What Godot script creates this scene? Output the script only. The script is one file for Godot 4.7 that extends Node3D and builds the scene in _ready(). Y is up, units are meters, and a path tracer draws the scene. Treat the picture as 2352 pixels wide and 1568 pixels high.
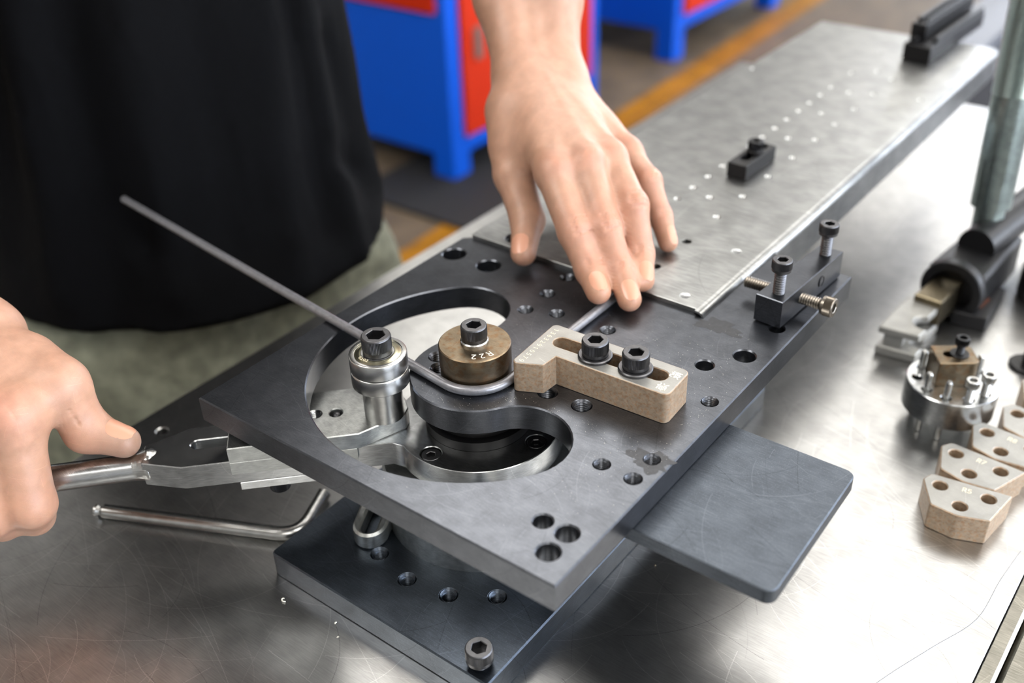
extends Node3D
# Bench-top rod bender in a workshop. Metres, y up, table top at y = 0. Plan coordinates are (u, v): u = x, v = -z.

const H := 0.1249            # top of the big dark plate above the table top
const BASE := 0.0183         # thickness of the base plate
const FLOOR := -0.80
const PU := 0.119            # pivot axis of the bender, (u, v)
const PV := 0.117

const DEBUG := false
var M := {}                  # materials by name
var T := {}                  # textures by name
var shared := {}             # meshes that repeat
var rng := RandomNumberGenerator.new()

# ---------------------------------------------------------------- mesh collector
class Geo:
	var v := PackedVector3Array()
	var n := PackedVector3Array()
	var c := PackedColorArray()
	var uv := PackedVector2Array()
	var x := Transform3D.IDENTITY
	func tri(a: Vector3, b: Vector3, d: Vector3, na: Vector3, nb: Vector3, nd: Vector3) -> void:
		a = x * a; b = x * b; d = x * d
		na = (x.basis * na).normalized(); nb = (x.basis * nb).normalized(); nd = (x.basis * nd).normalized()
		if (b - a).cross(d - a).dot(na + nb + nd) > 0.0:      # front faces run clockwise
			v.append(a); v.append(d); v.append(b)
			n.append(na); n.append(nd); n.append(nb)
		else:
			v.append(a); v.append(b); v.append(d)
			n.append(na); n.append(nb); n.append(nd)
	func flat(a: Vector3, b: Vector3, d: Vector3, towards: Vector3) -> void:
		tri(a, b, d, towards, towards, towards)
	func quad(a: Vector3, b: Vector3, d: Vector3, e: Vector3, na: Vector3, nb: Vector3, nd: Vector3, ne: Vector3) -> void:
		tri(a, b, d, na, nb, nd)
		tri(a, d, e, na, nd, ne)
	func mesh() -> ArrayMesh:
		var arr := []
		arr.resize(Mesh.ARRAY_MAX)
		arr[Mesh.ARRAY_VERTEX] = v
		arr[Mesh.ARRAY_NORMAL] = n
		if c.size() == v.size():
			arr[Mesh.ARRAY_COLOR] = c
		if uv.size() == v.size():
			arr[Mesh.ARRAY_TEX_UV] = uv
		var m := ArrayMesh.new()
		m.add_surface_from_arrays(Mesh.PRIMITIVE_TRIANGLES, arr)
		return m

func P(u: float, y: float, vv: float) -> Vector3:
	return Vector3(u, y, -vv)

func at(u: float, y: float, vv: float, turn := 0.0) -> Transform3D:
	return Transform3D(Basis(Vector3.UP, turn), P(u, y, vv))

func circle(cu: float, cv: float, r: float, seg := 24, start := -1.0) -> PackedVector2Array:
	var out := PackedVector2Array()
	if start < 0.0:
		start = fmod(cu * 173.0 + cv * 311.0 + 0.11, TAU)   # no two holes with points in line
	for i in seg:
		var a := start + TAU * i / seg
		out.append(Vector2(cu + r * cos(a), cv + r * sin(a)))
	return out

func rect(u0: float, v0: float, u1: float, v1: float) -> PackedVector2Array:
	return PackedVector2Array([Vector2(u0, v0), Vector2(u1, v0), Vector2(u1, v1), Vector2(u0, v1)])

func rounded(poly: PackedVector2Array, radii: Array, seg := 6) -> PackedVector2Array:
	# corners of a counter-clockwise or clockwise outline, rounded with a radius for each
	var out := PackedVector2Array()
	var k := poly.size()
	for i in k:
		var p := poly[i]
		var a := (poly[(i + k - 1) % k] - p).normalized()
		var b := (poly[(i + 1) % k] - p).normalized()
		var r: float = radii[i % radii.size()]
		if r <= 0.0:
			out.append(p)
			continue
		var half := acos(clampf(a.dot(b), -1.0, 1.0)) / 2.0
		var far := r / tan(half)
		var mid := p + (a + b).normalized() * (r / sin(half))
		var from := (p + a * far - mid).angle()
		var sweep := wrapf((p + b * far - mid).angle() - from, -PI, PI)
		for j in seg + 1:
			var t := from + sweep * j / seg
			out.append(mid + Vector2(cos(t), sin(t)) * r)
	return out

func ccw(p: PackedVector2Array) -> PackedVector2Array:
	var area := 0.0
	for i in p.size():
		area += p[i].cross(p[(i + 1) % p.size()])
	if area < 0.0:
		p = p.duplicate()
		p.reverse()
	return p

func inset(p: PackedVector2Array, d: float) -> PackedVector2Array:
	# moves every side of a counter-clockwise outline inwards by d (outwards where d < 0)
	var out := PackedVector2Array()
	var k := p.size()
	for i in k:
		var e0 := (p[i] - p[(i + k - 1) % k]).normalized()
		var e1 := (p[(i + 1) % k] - p[i]).normalized()
		var n0 := Vector2(-e0.y, e0.x)
		var n1 := Vector2(-e1.y, e1.x)
		var m := n0 + n1
		var l := maxf(m.length_squared() / 2.0, 0.35)
		out.append(p[i] + m * (d / l))
	return out

func triangulate(outer: PackedVector2Array, holes: Array) -> Array:
	# [points, indices]: holes are joined to the outline by bridges, then ears are cut
	var poly := ccw(outer)
	var rest := []
	for h in holes:
		var q := ccw(h).duplicate()
		q.reverse()
		var best := 0
		for i in q.size():
			if q[i].x > q[best].x:
				best = i
		rest.append([q[best].x, best, q])
	rest.sort_custom(func(a, b): return a[0] > b[0])
	for item in rest:
		var q: PackedVector2Array = item[2]
		var start: int = item[1]
		var m := q[start]
		var hit := INF
		var at_i := -1
		var k := poly.size()
		for i in k:
			var a := poly[i]
			var b := poly[(i + 1) % k]
			if (a.y <= m.y and b.y > m.y) or (b.y <= m.y and a.y > m.y):
				var xx := a.x + (m.y - a.y) / (b.y - a.y) * (b.x - a.x)
				if xx >= m.x - 1e-9 and xx < hit and b.y > a.y:
					hit = xx
					at_i = i if a.x > b.x else (i + 1) % k
		var corner := poly[at_i]
		var edge := Vector2(hit, m.y)
		var best_i := at_i
		var best_t := INF
		for i in k:
			var p := poly[i]
			if p.x < m.x - 1e-9 or i == at_i:
				continue
			if Geometry2D.point_is_inside_triangle(p, m, edge, corner):
				var t := absf((p - m).angle())
				if t < best_t - 1e-9:
					best_t = t
					best_i = i
		# a point may occur twice, on both sides of an earlier bridge: take the one whose sector opens towards m
		for i in k:
			if poly[i].distance_squared_to(poly[best_i]) < 1e-18 and sector_holds(poly[(i + k - 1) % k], poly[i], poly[(i + 1) % k], m):
				best_i = i
				break
		var joined := poly.slice(0, best_i + 1)
		for j in q.size() + 1:
			joined.append(q[(start + j) % q.size()])
		joined.append_array(poly.slice(best_i))
		poly = joined
	var next := PackedInt32Array()
	var prev := PackedInt32Array()
	var count := poly.size()
	for i in count:
		next.append((i + 1) % count)
		prev.append((i + count - 1) % count)
	var out := PackedInt32Array()
	var i := 0
	var left := count
	var idle := 0
	while left > 3 and idle < left * 2 + 8:
		var a := poly[prev[i]]
		var b := poly[i]
		var c := poly[next[i]]
		var ok := (b - a).cross(c - b) > 1e-14 or (idle > left and (b - a).cross(c - b) >= -1e-13)
		if ok and idle <= left:
			var lo := a.min(b).min(c)
			var hi := a.max(b).max(c)
			var r := next[next[i]]
			while r != prev[i]:
				var p := poly[r]
				r = next[r]
				if p.x < lo.x or p.x > hi.x or p.y < lo.y or p.y > hi.y or p == a or p == b or p == c:
					continue
				if (b - a).cross(p - a) >= 0.0 and (c - b).cross(p - b) >= 0.0 and (a - c).cross(p - c) >= 0.0:
					ok = false
					break
		if ok:
			out.append(prev[i]); out.append(i); out.append(next[i])
			next[prev[i]] = next[i]
			prev[next[i]] = prev[i]
			left -= 1
			idle = 0
			i = prev[i]
		else:
			idle += 1
			i = next[i]
	out.append(prev[i]); out.append(i); out.append(next[i])
	if DEBUG:
		var full := 0.0
		for j in count:
			full += poly[j].cross(poly[(j + 1) % count]) / 2.0
		var sum := 0.0
		for j in range(0, out.size(), 3):
			sum += absf((poly[out[j + 1]] - poly[out[j]]).cross(poly[out[j + 2]] - poly[out[j]])) / 2.0
		if absf(sum - full) > 2e-3 * full:
			print("AREA ", count, " ", holes.size(), " ", full * 1e4, " ", sum * 1e4, " left ", left)
	return [poly, out]

func sector_holds(before: Vector2, p: Vector2, after: Vector2, m: Vector2) -> bool:
	var to := m - p
	if (p - before).cross(after - p) >= 0.0:
		return (after - p).cross(to) >= 0.0 and to.cross(before - p) >= 0.0
	return not ((before - p).cross(to) > 0.0 and to.cross(after - p) > 0.0)

func walls(g: Geo, p: PackedVector2Array, y0: float, y1: float, p1: PackedVector2Array) -> void:
	# the strip between outline p at y0 and outline p1 at y1; p runs counter-clockwise round the solid, clockwise round a hole
	var k := p.size()
	var nn := PackedVector2Array()
	for i in k:
		var e := (p[(i + 1) % k] - p[i]).normalized()
		nn.append(Vector2(e.y, -e.x))
	var lean := 0.0
	if p1 != p:
		lean = 1.0
	for i in k:
		var j := (i + 1) % k
		var nm := nn[i]
		var na := (nn[(i + k - 1) % k] + nm).normalized() if nn[(i + k - 1) % k].dot(nm) > 0.82 else nm
		var nb := (nn[j] + nm).normalized() if nn[j].dot(nm) > 0.82 else nm
		var a3 := Vector3(na.x, lean, -na.y).normalized()
		var b3 := Vector3(nb.x, lean, -nb.y).normalized()
		if y1 < y0:
			a3.y = -a3.y
			b3.y = -b3.y
		g.quad(P(p[i].x, y0, p[i].y), P(p[j].x, y0, p[j].y), P(p1[j].x, y1, p1[j].y), P(p1[i].x, y1, p1[i].y), a3, b3, b3, a3)

func prism(g: Geo, outer: PackedVector2Array, holes: Array, y0: float, y1: float, bevel := 0.0005, below := true) -> void:
	# an upright solid with vertical holes; its upper and lower edges are chamfered
	var contours := [ccw(outer)]
	for h in holes:
		var q := ccw(h).duplicate()
		q.reverse()
		contours.append(q)
	var caps := []
	for p in contours:
		caps.append(inset(p, bevel))
		walls(g, p, y0 + (bevel if below else 0.0), y1 - bevel, p)
		if bevel > 0.0:
			walls(g, p, y1 - bevel, y1, caps[-1])
			if below:
				walls(g, p, y0 + bevel, y0, caps[-1])
	var got := triangulate(caps[0], caps.slice(1))
	var pts: PackedVector2Array = got[0]
	var idx: PackedInt32Array = got[1]
	for i in range(0, idx.size(), 3):
		var a := pts[idx[i]]
		var b := pts[idx[i + 1]]
		var c := pts[idx[i + 2]]
		g.flat(P(a.x, y1, a.y), P(b.x, y1, b.y), P(c.x, y1, c.y), Vector3.UP)
		if below:
			g.flat(P(a.x, y0, a.y), P(b.x, y0, b.y), P(c.x, y0, c.y), Vector3.DOWN)

func lathe(g: Geo, prof: PackedVector2Array, seg := 40, sharp := 0.86) -> void:
	# a profile of (radius, height), run from the top inwards or from the bottom up; its left side faces out
	var k := prof.size()
	var nn := PackedVector2Array()
	for i in k - 1:
		var e := (prof[i + 1] - prof[i]).normalized()
		nn.append(Vector2(e.y, -e.x))
	for i in k - 1:
		var a := prof[i]
		var b := prof[i + 1]
		if a.distance_squared_to(b) < 1e-14:
			continue
		var na := (nn[i] + nn[i - 1]).normalized() if i > 0 and nn[i].dot(nn[i - 1]) > sharp else nn[i]
		var nb := (nn[i] + nn[i + 1]).normalized() if i < k - 2 and nn[i].dot(nn[i + 1]) > sharp else nn[i]
		for j in seg:
			var t := TAU * j / seg
			var w := TAU * (j + 1) / seg
			var d0 := Vector3(cos(t), 0, sin(t))
			var d1 := Vector3(cos(w), 0, sin(w))
			var up := Vector3.UP
			var p0 := d0 * a.x + up * a.y
			var p1 := d1 * a.x + up * a.y
			var p2 := d1 * b.x + up * b.y
			var p3 := d0 * b.x + up * b.y
			var m0 := d0 * na.x + up * na.y
			var m1 := d1 * na.x + up * na.y
			var m2 := d1 * nb.x + up * nb.y
			var m3 := d0 * nb.x + up * nb.y
			if a.x > 1e-7:
				g.tri(p0, p1, p2, m0, m1, m2)
			if b.x > 1e-7:
				g.tri(p0, p2, p3, m0, m2, m3)

func tube(g: Geo, path: PackedVector3Array, r: float, seg := 14, caps := true, flatness := 1.0) -> void:
	var k := path.size()
	var side := Vector3.ZERO
	var rings := []
	for i in k:
		var d := (path[mini(i + 1, k - 1)] - path[maxi(i - 1, 0)]).normalized()
		if side == Vector3.ZERO:
			side = d.cross(Vector3.UP if absf(d.y) < 0.9 else Vector3.RIGHT).normalized()
		side = (side - d * side.dot(d)).normalized()
		var up := side.cross(d).normalized()
		var ring := []
		for j in seg + 1:
			var t := TAU * j / seg
			ring.append(side * cos(t) + up * sin(t) * flatness)
		rings.append(ring)
	for i in k - 1:
		for j in seg:
			var a: Vector3 = rings[i][j]; var b: Vector3 = rings[i][j + 1]; var c: Vector3 = rings[i + 1][j + 1]; var d: Vector3 = rings[i + 1][j]
			g.quad(path[i] + a * r, path[i] + b * r, path[i + 1] + c * r, path[i + 1] + d * r, a, b, c, d)
	if caps:
		for e in [0, k - 1]:
			var out := (path[0] - path[1]).normalized() if e == 0 else (path[k - 1] - path[k - 2]).normalized()
			for j in seg:
				g.flat(path[e], path[e] + rings[e][j] * r, path[e] + rings[e][j + 1] * r, out)

# ---------------------------------------------------------------- nodes
func numbered(called: String) -> String:
	if not has_node(called):
		return called
	var k := 1
	while has_node("%s_%03d" % [called, k]):
		k += 1
	return "%s_%03d" % [called, k]

func tag(o: Node3D, label: String, category: String, group := "") -> Node3D:
	o.set_meta("label", label)
	o.set_meta("category", category)
	if group:
		o.set_meta("group", group)
	return o

func thing(called: String, label: String, category: String, place: Variant = Transform3D.IDENTITY, group := "") -> Node3D:
	var o := Node3D.new()
	o.name = numbered(called)
	add_child(o)
	o.transform = Transform3D(Basis.IDENTITY, place) if place is Vector3 else place
	return tag(o, label, category, group)

func put(called: String, mesh: Mesh, m: Material, parent: Node = self, place: Variant = Transform3D.IDENTITY) -> MeshInstance3D:
	var o := MeshInstance3D.new()
	o.name = numbered(called) if parent == self else called
	o.mesh = mesh
	o.material_override = m
	o.transform = Transform3D(Basis.IDENTITY, place) if place is Vector3 else place
	parent.add_child(o, true)
	return o

func struct(called: String, mesh: Mesh, m: Material) -> MeshInstance3D:
	var o := put(called, mesh, m)
	o.set_meta("kind", "structure")
	return o

func box_mesh(u0: float, y0: float, v0: float, u1: float, y1: float, v1: float, bevel := 0.0005) -> ArrayMesh:
	var g := Geo.new()
	prism(g, rect(u0, v0, u1, v1), [], y0, y1, bevel)
	return g.mesh()

# ---------------------------------------------------------------- textures and materials
func noise_bytes(size: Vector2i, freq: float, octaves: int, sd: int, kind := FastNoiseLite.TYPE_SIMPLEX_SMOOTH) -> Image:
	var f := FastNoiseLite.new()
	f.seed = sd
	f.noise_type = kind
	f.frequency = freq
	f.fractal_octaves = octaves
	var im := f.get_seamless_image(size.x, size.y)
	im.convert(Image.FORMAT_L8)
	return im

func surface_texture(size: int, sd: int, blotch: float, streak: float, speck: float, scratches: int, tint := Color(1, 1, 1), tint_share := 0.0) -> ImageTexture:
	# mottling, brushing grain, bright specks and scratches as a grey-white map to be multiplied with a colour
	var b := noise_bytes(Vector2i(size, size), 0.012, 4, sd).get_data()
	var t := noise_bytes(Vector2i(size, size), 0.02, 3, sd + 5).get_data()
	var si := noise_bytes(Vector2i(size / 16, size), 0.35, 2, sd + 1)
	si.resize(size, size, Image.INTERPOLATE_CUBIC)
	var s := si.get_data()
	var k := noise_bytes(Vector2i(size, size), 0.33, 1, sd + 2).get_data()
	var data := PackedByteArray()
	data.resize(size * size * 3)
	var bright := PackedFloat32Array()
	bright.resize(size * size)
	var r := RandomNumberGenerator.new()
	r.seed = sd
	for i in scratches:
		var p := Vector2(r.randf() * size, r.randf() * size)
		var a := r.randf_range(-0.5, 0.5) + (PI / 2 if r.randf() < 0.25 else 0.0)
		var bend := r.randf_range(-0.006, 0.006)
		var amount := r.randf_range(0.05, 0.22) * (1.0 if r.randf() < 0.75 else -0.8)
		for j in int(r.randf_range(20.0, size * 0.4)):
			p += Vector2(cos(a), sin(a))
			a += bend
			bright[posmod(int(p.y), size) * size + posmod(int(p.x), size)] += amount
	for i in size * size:
		var l := 0.82 + blotch * (b[i] / 255.0 - 0.5) + streak * (s[i] / 255.0 - 0.5) + bright[i]
		if k[i] > 214:
			l += speck
		var w := tint_share * clampf((t[i] / 255.0 - 0.45) * 3.0, 0.0, 1.0)
		data[i * 3] = int(clampf(l * lerpf(1.0, tint.r, w), 0.0, 1.0) * 255)
		data[i * 3 + 1] = int(clampf(l * lerpf(1.0, tint.g, w), 0.0, 1.0) * 255)
		data[i * 3 + 2] = int(clampf(l * lerpf(1.0, tint.b, w), 0.0, 1.0) * 255)
	return ImageTexture.create_from_image(Image.create_from_data(size, size, false, Image.FORMAT_RGB8, data))

func mat(called: String, color: Color, metal: float, rough: float, tex: Texture2D = null, scale := 8.0, grain: Texture2D = null, relief := 0.0, world := false) -> StandardMaterial3D:
	var m := StandardMaterial3D.new()
	m.resource_name = called
	m.albedo_color = color
	m.metallic = metal
	m.roughness = rough
	if tex or grain:
		m.uv1_triplanar = true
		m.uv1_world_triplanar = world
		m.uv1_scale = Vector3.ONE * scale
		m.uv1_triplanar_sharpness = 8.0
	if tex:
		m.albedo_texture = tex
	if grain:
		m.heightmap_enabled = true
		m.heightmap_texture = grain
		m.heightmap_scale = relief
	M[called] = m
	return m

func make_materials() -> void:
	T.brushed = surface_texture(512, 11, 0.16, 0.22, 0.03, 60)
	T.dark = surface_texture(512, 23, 0.12, 0.16, 0.16, 70)
	T.fine = surface_texture(256, 31, 0.10, 0.05, 0.05, 6)
	T.brown = surface_texture(512, 43, 0.16, 0.14, 0.12, 8, Color(0.95, 0.78, 0.64), 0.55)
	T.bench = surface_texture(1024, 57, 0.10, 0.10, 0.0, 220)
	T.floor = surface_texture(512, 71, 0.30, 0.0, 0.06, 30)
	var si := noise_bytes(Vector2i(32, 512), 0.3, 3, 5)
	si.resize(512, 512, Image.INTERPOLATE_CUBIC)
	T.lines = ImageTexture.create_from_image(si)
	T.rough = ImageTexture.create_from_image(noise_bytes(Vector2i(512, 512), 0.12, 4, 8))
	T.weave = ImageTexture.create_from_image(noise_bytes(Vector2i(256, 256), 0.4, 2, 9))
	var bench := mat("stainless_bench", Color(0.80, 0.80, 0.795), 1.0, 0.29, T.bench, 3.0, T.lines, 0.0002)
	bench.uv1_scale = Vector3(3, 3, 3)
	mat("bench_edge", Color(0.62, 0.61, 0.57), 1.0, 0.32, T.brushed, 6.0)
	mat("black_steel", Color(0.40, 0.412, 0.438), 0.95, 0.30, T.dark, 9.0, T.rough, 0.0003)
	mat("blue_steel", Color(0.36, 0.39, 0.43), 1.0, 0.34, T.dark, 7.0, T.lines, 0.0004)
	mat("grey_plate", Color(0.40, 0.425, 0.46), 1.0, 0.44, T.dark, 7.0, T.rough, 0.0004)
	mat("bright_steel", Color(0.86, 0.87, 0.875), 1.0, 0.24, T.brushed, 14.0, T.lines, 0.0002)
	mat("milled_steel", Color(0.80, 0.81, 0.80), 1.0, 0.36, T.brushed, 20.0, T.lines, 0.0007)
	mat("sheet_steel", Color(0.73, 0.735, 0.73), 1.0, 0.33, T.brushed, 5.0, T.rough, 0.0003)
	mat("bearing_steel", Color(0.88, 0.88, 0.87), 1.0, 0.27, T.fine, 30.0)
	mat("shield_steel", Color(0.90, 0.88, 0.76), 1.0, 0.25, T.fine, 30.0)
	mat("rod_steel", Color(0.62, 0.62, 0.64), 0.6, 0.36, T.dark, 20.0)
	mat("oxide_bolt", Color(0.44, 0.44, 0.45), 1.0, 0.38, T.fine, 40.0, T.rough, 0.0002)
	mat("bolt_grey", Color(0.60, 0.57, 0.53), 1.0, 0.34, T.fine, 40.0)
	mat("oil_film", Color(0.28, 0.285, 0.30), 0.6, 0.36, T.dark, 40.0)
	mat("die_brown", Color(0.58, 0.52, 0.435), 1.0, 0.36, T.brown, 16.0, T.rough, 0.0002)
	mat("clamp_top", Color(0.69, 0.685, 0.665), 0.6, 0.42, T.fine, 16.0, T.rough, 0.0002)
	mat("clamp_side", Color(0.74, 0.655, 0.56), 0.35, 0.44, T.brown, 34.0, T.rough, 0.0005)
	mat("etching", Color(0.93, 0.91, 0.84), 0.0, 0.7)
	mat("etching_faint", Color(0.90, 0.86, 0.76), 0.3, 0.6)
	mat("black_paint", Color(0.10, 0.10, 0.11), 0.3, 0.42, T.fine, 20.0)
	mat("zinc", Color(0.72, 0.78, 0.77), 1.0, 0.28, T.brushed, 12.0)
	mat("rust", Color(0.42, 0.20, 0.06), 0.1, 0.8, T.brown, 30.0)
	mat("brass", Color(0.50, 0.46, 0.38), 1.0, 0.35, T.fine, 20.0)
	mat("floor_concrete", Color(0.40, 0.34, 0.26), 0.0, 0.62, T.floor, 0.9, null, 0.0, true)
	mat("line_yellow", Color(0.64, 0.43, 0.03), 0.0, 0.6, T.floor, 1.3, null, 0.0, true)
	mat("rubber_mat", Color(0.05, 0.05, 0.055), 0.0, 0.8)
	mat("cabinet_blue", Color(0.0, 0.31, 0.76), 0.0, 0.55)
	mat("cabinet_orange", Color(0.72, 0.15, 0.0), 0.0, 0.6)
	M.cabinet_blue.metallic_specular = 0.3
	M.cabinet_orange.metallic_specular = 0.3
	M.line_yellow.metallic_specular = 0.3
	mat("grey_handle", Color(0.42, 0.36, 0.33), 0.2, 0.5)
	mat("machine_grey", Color(0.40, 0.41, 0.44), 0.2, 0.5)
	mat("wall_white", Color(0.80, 0.80, 0.79), 0.0, 0.85)
	mat("wall_grey", Color(0.62, 0.62, 0.61), 0.0, 0.85)
	mat("ceiling_white", Color(0.78, 0.78, 0.78), 0.0, 0.9)
	mat("frame_grey", Color(0.55, 0.56, 0.58), 0.6, 0.5)
	var glass := mat("window_glass", Color(0.9, 0.95, 1.0, 0.06), 0.0, 0.05)
	glass.transparency = BaseMaterial3D.TRANSPARENCY_ALPHA
	var lit := mat("lamp_face", Color(1, 1, 1), 0.0, 0.6)
	lit.emission_enabled = true
	lit.emission = Color(1.0, 0.985, 0.96)
	lit.emission_energy_multiplier = 0.35
	var skin := mat("skin", Color(1, 1, 1), 0.0, 0.46)
	skin.vertex_color_use_as_albedo = true
	skin.uv1_triplanar = true
	skin.uv1_scale = Vector3.ONE * 28.0
	skin.albedo_texture = T.fine
	skin.heightmap_enabled = true
	skin.heightmap_texture = T.rough
	skin.heightmap_scale = 0.004
	skin.subsurf_scatter_enabled = true
	skin.subsurf_scatter_strength = 0.12
	mat("nail", Color(0.76, 0.555, 0.46), 0.0, 0.3)
	var shirt := mat("shirt_cloth", Color(0.040, 0.043, 0.054), 0.0, 0.85, T.fine, 30.0, T.weave, 0.02)
	shirt.metallic_specular = 0.2
	mat("trouser_cloth", Color(1, 1, 1), 0.0, 0.9, T.floor, 6.0, T.weave, 0.02).vertex_color_use_as_albedo = true
	mat("stain_orange", Color(0.75, 0.36, 0.06), 0.0, 0.9)
	mat("hair_black", Color(0.03, 0.028, 0.026), 0.0, 0.5)
	mat("shoe_black", Color(0.06, 0.06, 0.06), 0.0, 0.6)
	mat("chip_white", Color(0.85, 0.84, 0.80), 0.2, 0.5)
	mat("scratch_grey", Color(0.55, 0.56, 0.57), 1.0, 0.5)

# ---------------------------------------------------------------- screws
func hexagon(flats: float, turn := 0.3) -> PackedVector2Array:
	return circle(0, 0, flats / 2.0 / cos(PI / 6), 6, turn)

func screw_mesh(rh: float, hh: float, rs: float, ls: float, flats: float, threaded: bool) -> ArrayMesh:
	# socket head cap screw; its head stands on y = 0 and the shank hangs below
	var key := "screw %s" % [[rh, hh, rs, ls, flats, threaded]]
	if shared.has(key):
		return shared[key]
	var g := Geo.new()
	var teeth := 64
	var round_ := circle(0, 0, rh, 48)
	var knurl := PackedVector2Array()
	for i in teeth * 2:
		var a := TAU * i / (teeth * 2)
		var r := rh if i % 2 == 0 else rh - 0.00032
		knurl.append(Vector2(r * cos(a), r * sin(a)))
	var low := hh * 0.26
	var high := hh - rh * 0.14
	lathe(g, PackedVector2Array([Vector2(rs, 0), Vector2(rh - 0.0005, 0), Vector2(rh - 0.0002, 0.0003), Vector2(rh - 0.0002, low)]), 48)
	lathe(g, PackedVector2Array([Vector2(rh - 0.0006, low), Vector2(rh - 0.0002, low)]), 48)
	walls(g, knurl, low, high, knurl)
	var rim := rh - rh * 0.10
	lathe(g, PackedVector2Array([Vector2(rh - 0.0001, high), Vector2(rh - rh * 0.03, hh - rh * 0.06), Vector2(rim, hh)]), 48, 0.5)
	var hex := hexagon(flats)
	var flare := hexagon(flats + 0.0007)
	var got := triangulate(circle(0, 0, rim, 48), [flare])
	var idx: PackedInt32Array = got[1]
	for i in range(0, idx.size(), 3):
		var a: Vector2 = got[0][idx[i]]
		var b: Vector2 = got[0][idx[i + 1]]
		var c: Vector2 = got[0][idx[i + 2]]
		g.flat(P(a.x, hh, a.y), P(b.x, hh, b.y), P(c.x, hh, c.y), Vector3.UP)
	var depth := hh * 0.55
	for i in 6:
		var j := (i + 1) % 6
		var mid := -(hex[i] + hex[j]).normalized()
		var inward := Vector3(mid.x, 0, -mid.y)
		var up := (inward + Vector3.UP).normalized()
		g.quad(P(flare[i].x, hh, flare[i].y), P(flare[j].x, hh, flare[j].y), P(hex[j].x, hh - 0.0004, hex[j].y), P(hex[i].x, hh - 0.0004, hex[i].y), up, up, up, up)
		g.quad(P(hex[i].x, hh - 0.0004, hex[i].y), P(hex[j].x, hh - 0.0004, hex[j].y), P(hex[j].x, hh - depth, hex[j].y), P(hex[i].x, hh - depth, hex[i].y), inward, inward, inward, inward)
		g.flat(P(0, hh - depth - 0.001, 0), P(hex[i].x, hh - depth, hex[i].y), P(hex[j].x, hh - depth, hex[j].y), Vector3.UP)
	if ls > 0.0:
		var prof := PackedVector2Array([Vector2(0, -ls), Vector2(rs * 0.8, -ls)])
		if threaded:
			var pitch := rs * 0.42
			var k := int(ls / pitch)
			for i in k:
				prof.append(Vector2(rs * 0.84, -ls + pitch * i + pitch * 0.1))
				prof.append(Vector2(rs, -ls + pitch * i + pitch * 0.5))
				prof.append(Vector2(rs * 0.98, -ls + pitch * i + pitch * 0.62))
			prof.append(Vector2(rs * 0.84, 0))
		else:
			prof.append(Vector2(rs, -ls + rs * 0.2))
			prof.append(Vector2(rs, 0))
		lathe(g, prof, 28, 0.95)
	shared[key] = g.mesh()
	return shared[key]

func screw(parent: Node, place: Transform3D, size: String, length: float, m := "oxide_bolt", threaded := true) -> MeshInstance3D:
	var d: Array = {"twelve": [0.009, 0.012, 0.006, 0.010], "ten": [0.008, 0.010, 0.005, 0.008], "eight": [0.0065, 0.008, 0.004, 0.006], "five": [0.0043, 0.005, 0.0025, 0.004], "six": [0.0050, 0.006, 0.003, 0.005]}[size]
	return put("cap_screw", screw_mesh(d[0], d[1], d[2], length, d[3], threaded), M[m], parent, place)

func washer_mesh(ri: float, ro: float, h: float) -> ArrayMesh:
	var key := "washer %s" % [[ri, ro, h]]
	if not shared.has(key):
		var g := Geo.new()
		lathe(g, PackedVector2Array([Vector2(ri, 0), Vector2(ro, 0), Vector2(ro, h * 0.7), Vector2(ro - h * 0.3, h), Vector2(ri, h), Vector2(ri, 0)]), 44)
		shared[key] = g.mesh()
	return shared[key]

func thread_mesh(r: float, depth: float) -> ArrayMesh:
	# the lining of a tapped hole: a countersunk mouth and ridges going down, open to the top
	var key := "thread %s" % [[r, depth]]
	if not shared.has(key):
		var g := Geo.new()
		var pitch := r * 0.32
		var prof := PackedVector2Array([Vector2(r + 0.0004, -0.0001), Vector2(r, -0.0006)])
		for i in int(depth / pitch):
			prof.append(Vector2(r * 0.86, -0.0006 - pitch * (i + 0.45)))
			prof.append(Vector2(r * 0.88, -0.0006 - pitch * (i + 0.6)))
			prof.append(Vector2(r * 0.985, -0.0006 - pitch * (i + 0.95)))
		prof.append(Vector2(0, -depth - 0.001))
		var flip := PackedVector2Array()
		for p in prof:
			flip.append(p)
		lathe(g, flip, 26, 0.98)
		shared[key] = g.mesh()
	return shared[key]

func lettering(parent: Node, text: String, high: float, place: Transform3D, m: String, called := "lettering") -> MeshInstance3D:
	var t := TextMesh.new()
	var f := SystemFont.new()
	f.font_names = PackedStringArray(["Droid Sans"])
	t.font = f
	t.text = text
	t.font_size = 32
	t.pixel_size = high / 32.0 * 1.35
	t.depth = 0.00016
	t.curve_step = 1.0
	return put(called, t, M[m], parent, place)

func facing_up(u: float, y: float, vv: float, reading: Vector2) -> Transform3D:
	# letters lying on a horizontal surface, read along that (u, v) direction
	var x := Vector3(reading.x, 0, -reading.y).normalized()
	return Transform3D(Basis(x, Vector3.UP.cross(x), Vector3.UP), P(u, y, vv))

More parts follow.
